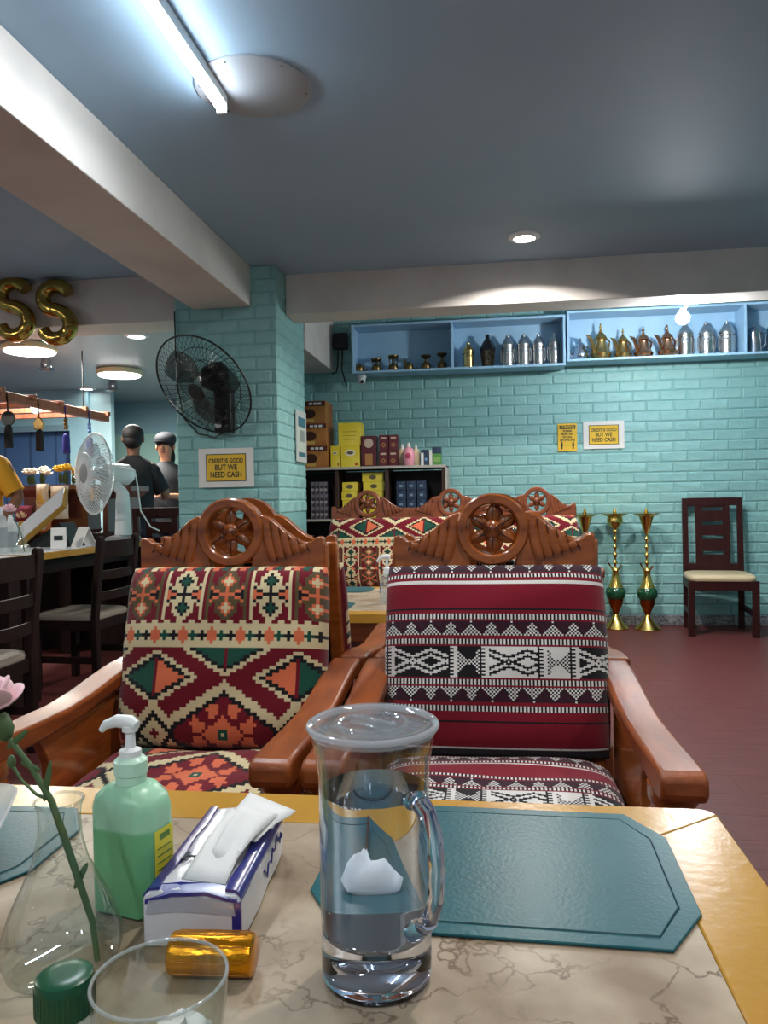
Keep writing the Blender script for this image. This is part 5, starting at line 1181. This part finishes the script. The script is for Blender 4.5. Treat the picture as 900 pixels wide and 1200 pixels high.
# gold foil roll
GF = M('gold_foil_roll', (214, 140, 24), .22, .85, bump=(70, .8, .004), stretch=(.25, 1, 1))
t = empty('foil_roll', (-.280, .728, TZ), math.radians(4), 'short roll wrapped in golden foil in front of the tissue pack', 'foil roll')
RX = Matrix.Translation((0, 0, .0205)) @ Matrix.Rotation(PI/2, 4, 'Y')
MB().lathe([(.016, -.043), (.0195, -.041), (.0203, -.036), (.0203, .036), (.0195, .041), (.016, .043)], 32, mat=RX).build('foil_wrap', GF, t, 40)
for k in range(9):
    a = math.radians(20+k*38); MB().tube([(-.036, .0203*math.cos(a), .0205+.0203*math.sin(a)), (0, .0205*math.cos(a+.06), .0205+.0205*math.sin(a+.06)), (.036, .0203*math.cos(a-.03), .0205+.0203*math.sin(a-.03))], .0008, 4).build('foil_crease', M('foil_dark', (120, 70, 12), .35, .8), t)

# flower vase with a pink carnation
t = empty('flower_vase', (-.437, .722, TZ), 0, 'clear glass flask vase with one pink carnation in the foreground', 'vase')
prof = [(.044, .0), (.054, .006), (.0585, .022), (.057, .040), (.050, .062), (.038, .086), (.027, .110), (.0215, .135), (.0205, .155), (.0225, .168), (.0235, .171)]
MB().lathe([(.0, .0)]+prof, 48, cap=False).build('glass_body', GLS, t, 60)
MB().tube([(.0235*math.cos(2*PI*i/40), .0235*math.sin(2*PI*i/40), .171) for i in range(40)], .0016, 8, closed=True).build('glass_lip', GLS, t, 60)
st = [(.040, -.004, .012), (.036, -.004, .05), (.022, -.003, .09), (.006, -.002, .135), (-.008, 0, .170), (-.030, .0, .205), (-.055, .0, .235)]
MB().tube(st, [.0030, .0032, .0036, .0038, .0034, .0028, .003], 8).build('stem', STEMG, t, 60)
MB().tube([(-.010, 0, .172), (-.024, 0, .176), (-.040, .0, .190), (-.050, 0, .205)], [.0022, .0018, .0015, .002], 6).build('side_stem', STEMG, t, 60)
MB().ball((-.051, 0, .209), (.0045, .0045, .007), 8, 6).build('bud', STEMG, t, 60)
for x, z, a, l in ((-.012, .190, .2, .022), (-.044, .232, .9, .016), (-.030, .205, -1.2, .012), (.022, .095, .5, .016)):
    MB().ball((x, 0, z), (.0035, .0015, l), 8, 6, mat=Matrix.Rotation(a, 4, 'Y')).build('leaf', STEMG, t, 60)
MB().lathe([(.004, 0), (.011, .008), (.0125, .022), (.011, .026)], 14, mat=Matrix.Translation((-.053, 0, .232)) @ Matrix.Rotation(-.62, 4, 'Y')).build('calyx', STEMG, t, 60)
D0 = Vector((-.55, 0, .83)).normalized(); FCn = Vector((-.072, 0, .262))
rr = random.Random(5)
for k in range(16):
    a = k*2.4; e = .15+.075*k; Qf = D0.to_track_quat('Z', 'Y').to_matrix()
    d = Qf @ Vector((math.cos(a)*math.cos(e), math.sin(a)*math.cos(e), math.sin(e)*.9)); q = d.to_track_quat('Z', 'Y').to_matrix()
    MB().ball(FCn+d*.019, (.019, .0045, .020), 12, 8, mat=q @ Matrix.Rotation(rr.uniform(-.4, .4), 3, 'Y')).build('petal', PINK, t, 60)

# drinking glass, capped bottle, clear dish
t = empty('drinking_glass', (-.276, .598, TZ), 0, 'clear drinking glass at the bottom edge of the picture', 'glass')
pg = [(.040, 0), (.044, .002), (.050, .03), (.0545, .06), (.0555, .074), (.0555, .0785)]
MB().lathe([(.0, .0)]+pg+[(r-.002, z) for r, z in reversed(pg[2:])]+[(.044, .010), (.0, .009)], 56, cap=False).build('tumbler', GLS, t, 60)
MB().tube([(.0545*math.cos(2*PI*i/56), .0545*math.sin(2*PI*i/56), .0785) for i in range(56)], .0016, 8, closed=True).build('rim', thin_glass('glass_rim', (236, 240, 240), body=.22), t, 60)
m = MB(); rr = random.Random(3)
m.ball((.016, .008, .026), (.024, .020, .015), 20, 12); m.v = [(x+rr.uniform(-.003, .003), y+rr.uniform(-.003, .003), z+rr.uniform(-.003, .003)) for x, y, z in m.v]
m.build('crumpled_tissue', TIS, t, 60)
t = empty('capped_bottle', (-.357, .592, TZ), 0, 'small bottle with dark green screw cap at the bottom left', 'bottle')
MB().lathe([(.021, 0), (.0225, .003), (.0225, .047), (.019, .050), (.017, .052)], 32).build('bottle_body', M('bottle_pale', (206, 208, 200), .35), t)
CG = M('cap_green', (22, 74, 50), .3)
MB().lathe([(.0225, .048), (.0238, .049), (.0238, .074), (.0225, .0785), (.019, .0805), (.010, .081), (.0, .081)], 40, cap=False).build('screw_cap', CG, t, 40)
for k in range(36):
    a = 2*PI*k/36
m = MB()
for k in range(36):
    a = 2*PI*k/36; m.tube([(.0238*math.cos(a), .0238*math.sin(a), .050), (.0238*math.cos(a), .0238*math.sin(a), .072)], .0007, 4)
m.build('cap_ribs', CG, t)
t = empty('clear_dish', (-.735, .86, TZ+.0042), math.radians(24), 'frosted clear square dish at the left edge of the table', 'dish')
def sq(h, r, z): return [Vector((math.copysign(abs(math.cos(a))**r, math.cos(a))*h, math.copysign(abs(math.sin(a))**r, math.sin(a))*h, z)) for a in [2*PI*i/48 for i in range(48)]]
MB().rings([sq(.07, .5, .002), sq(.085, .45, .012), sq(.118, .38, .062), sq(.124, .36, .070), sq(.121, .36, .072), sq(.114, .38, .062), sq(.081, .45, .015), sq(.06, .5, .008)]).build('dish_body', thin_glass('frosted_plastic', (236, 238, 234), 1.45, .1, body=.42), t, 60)
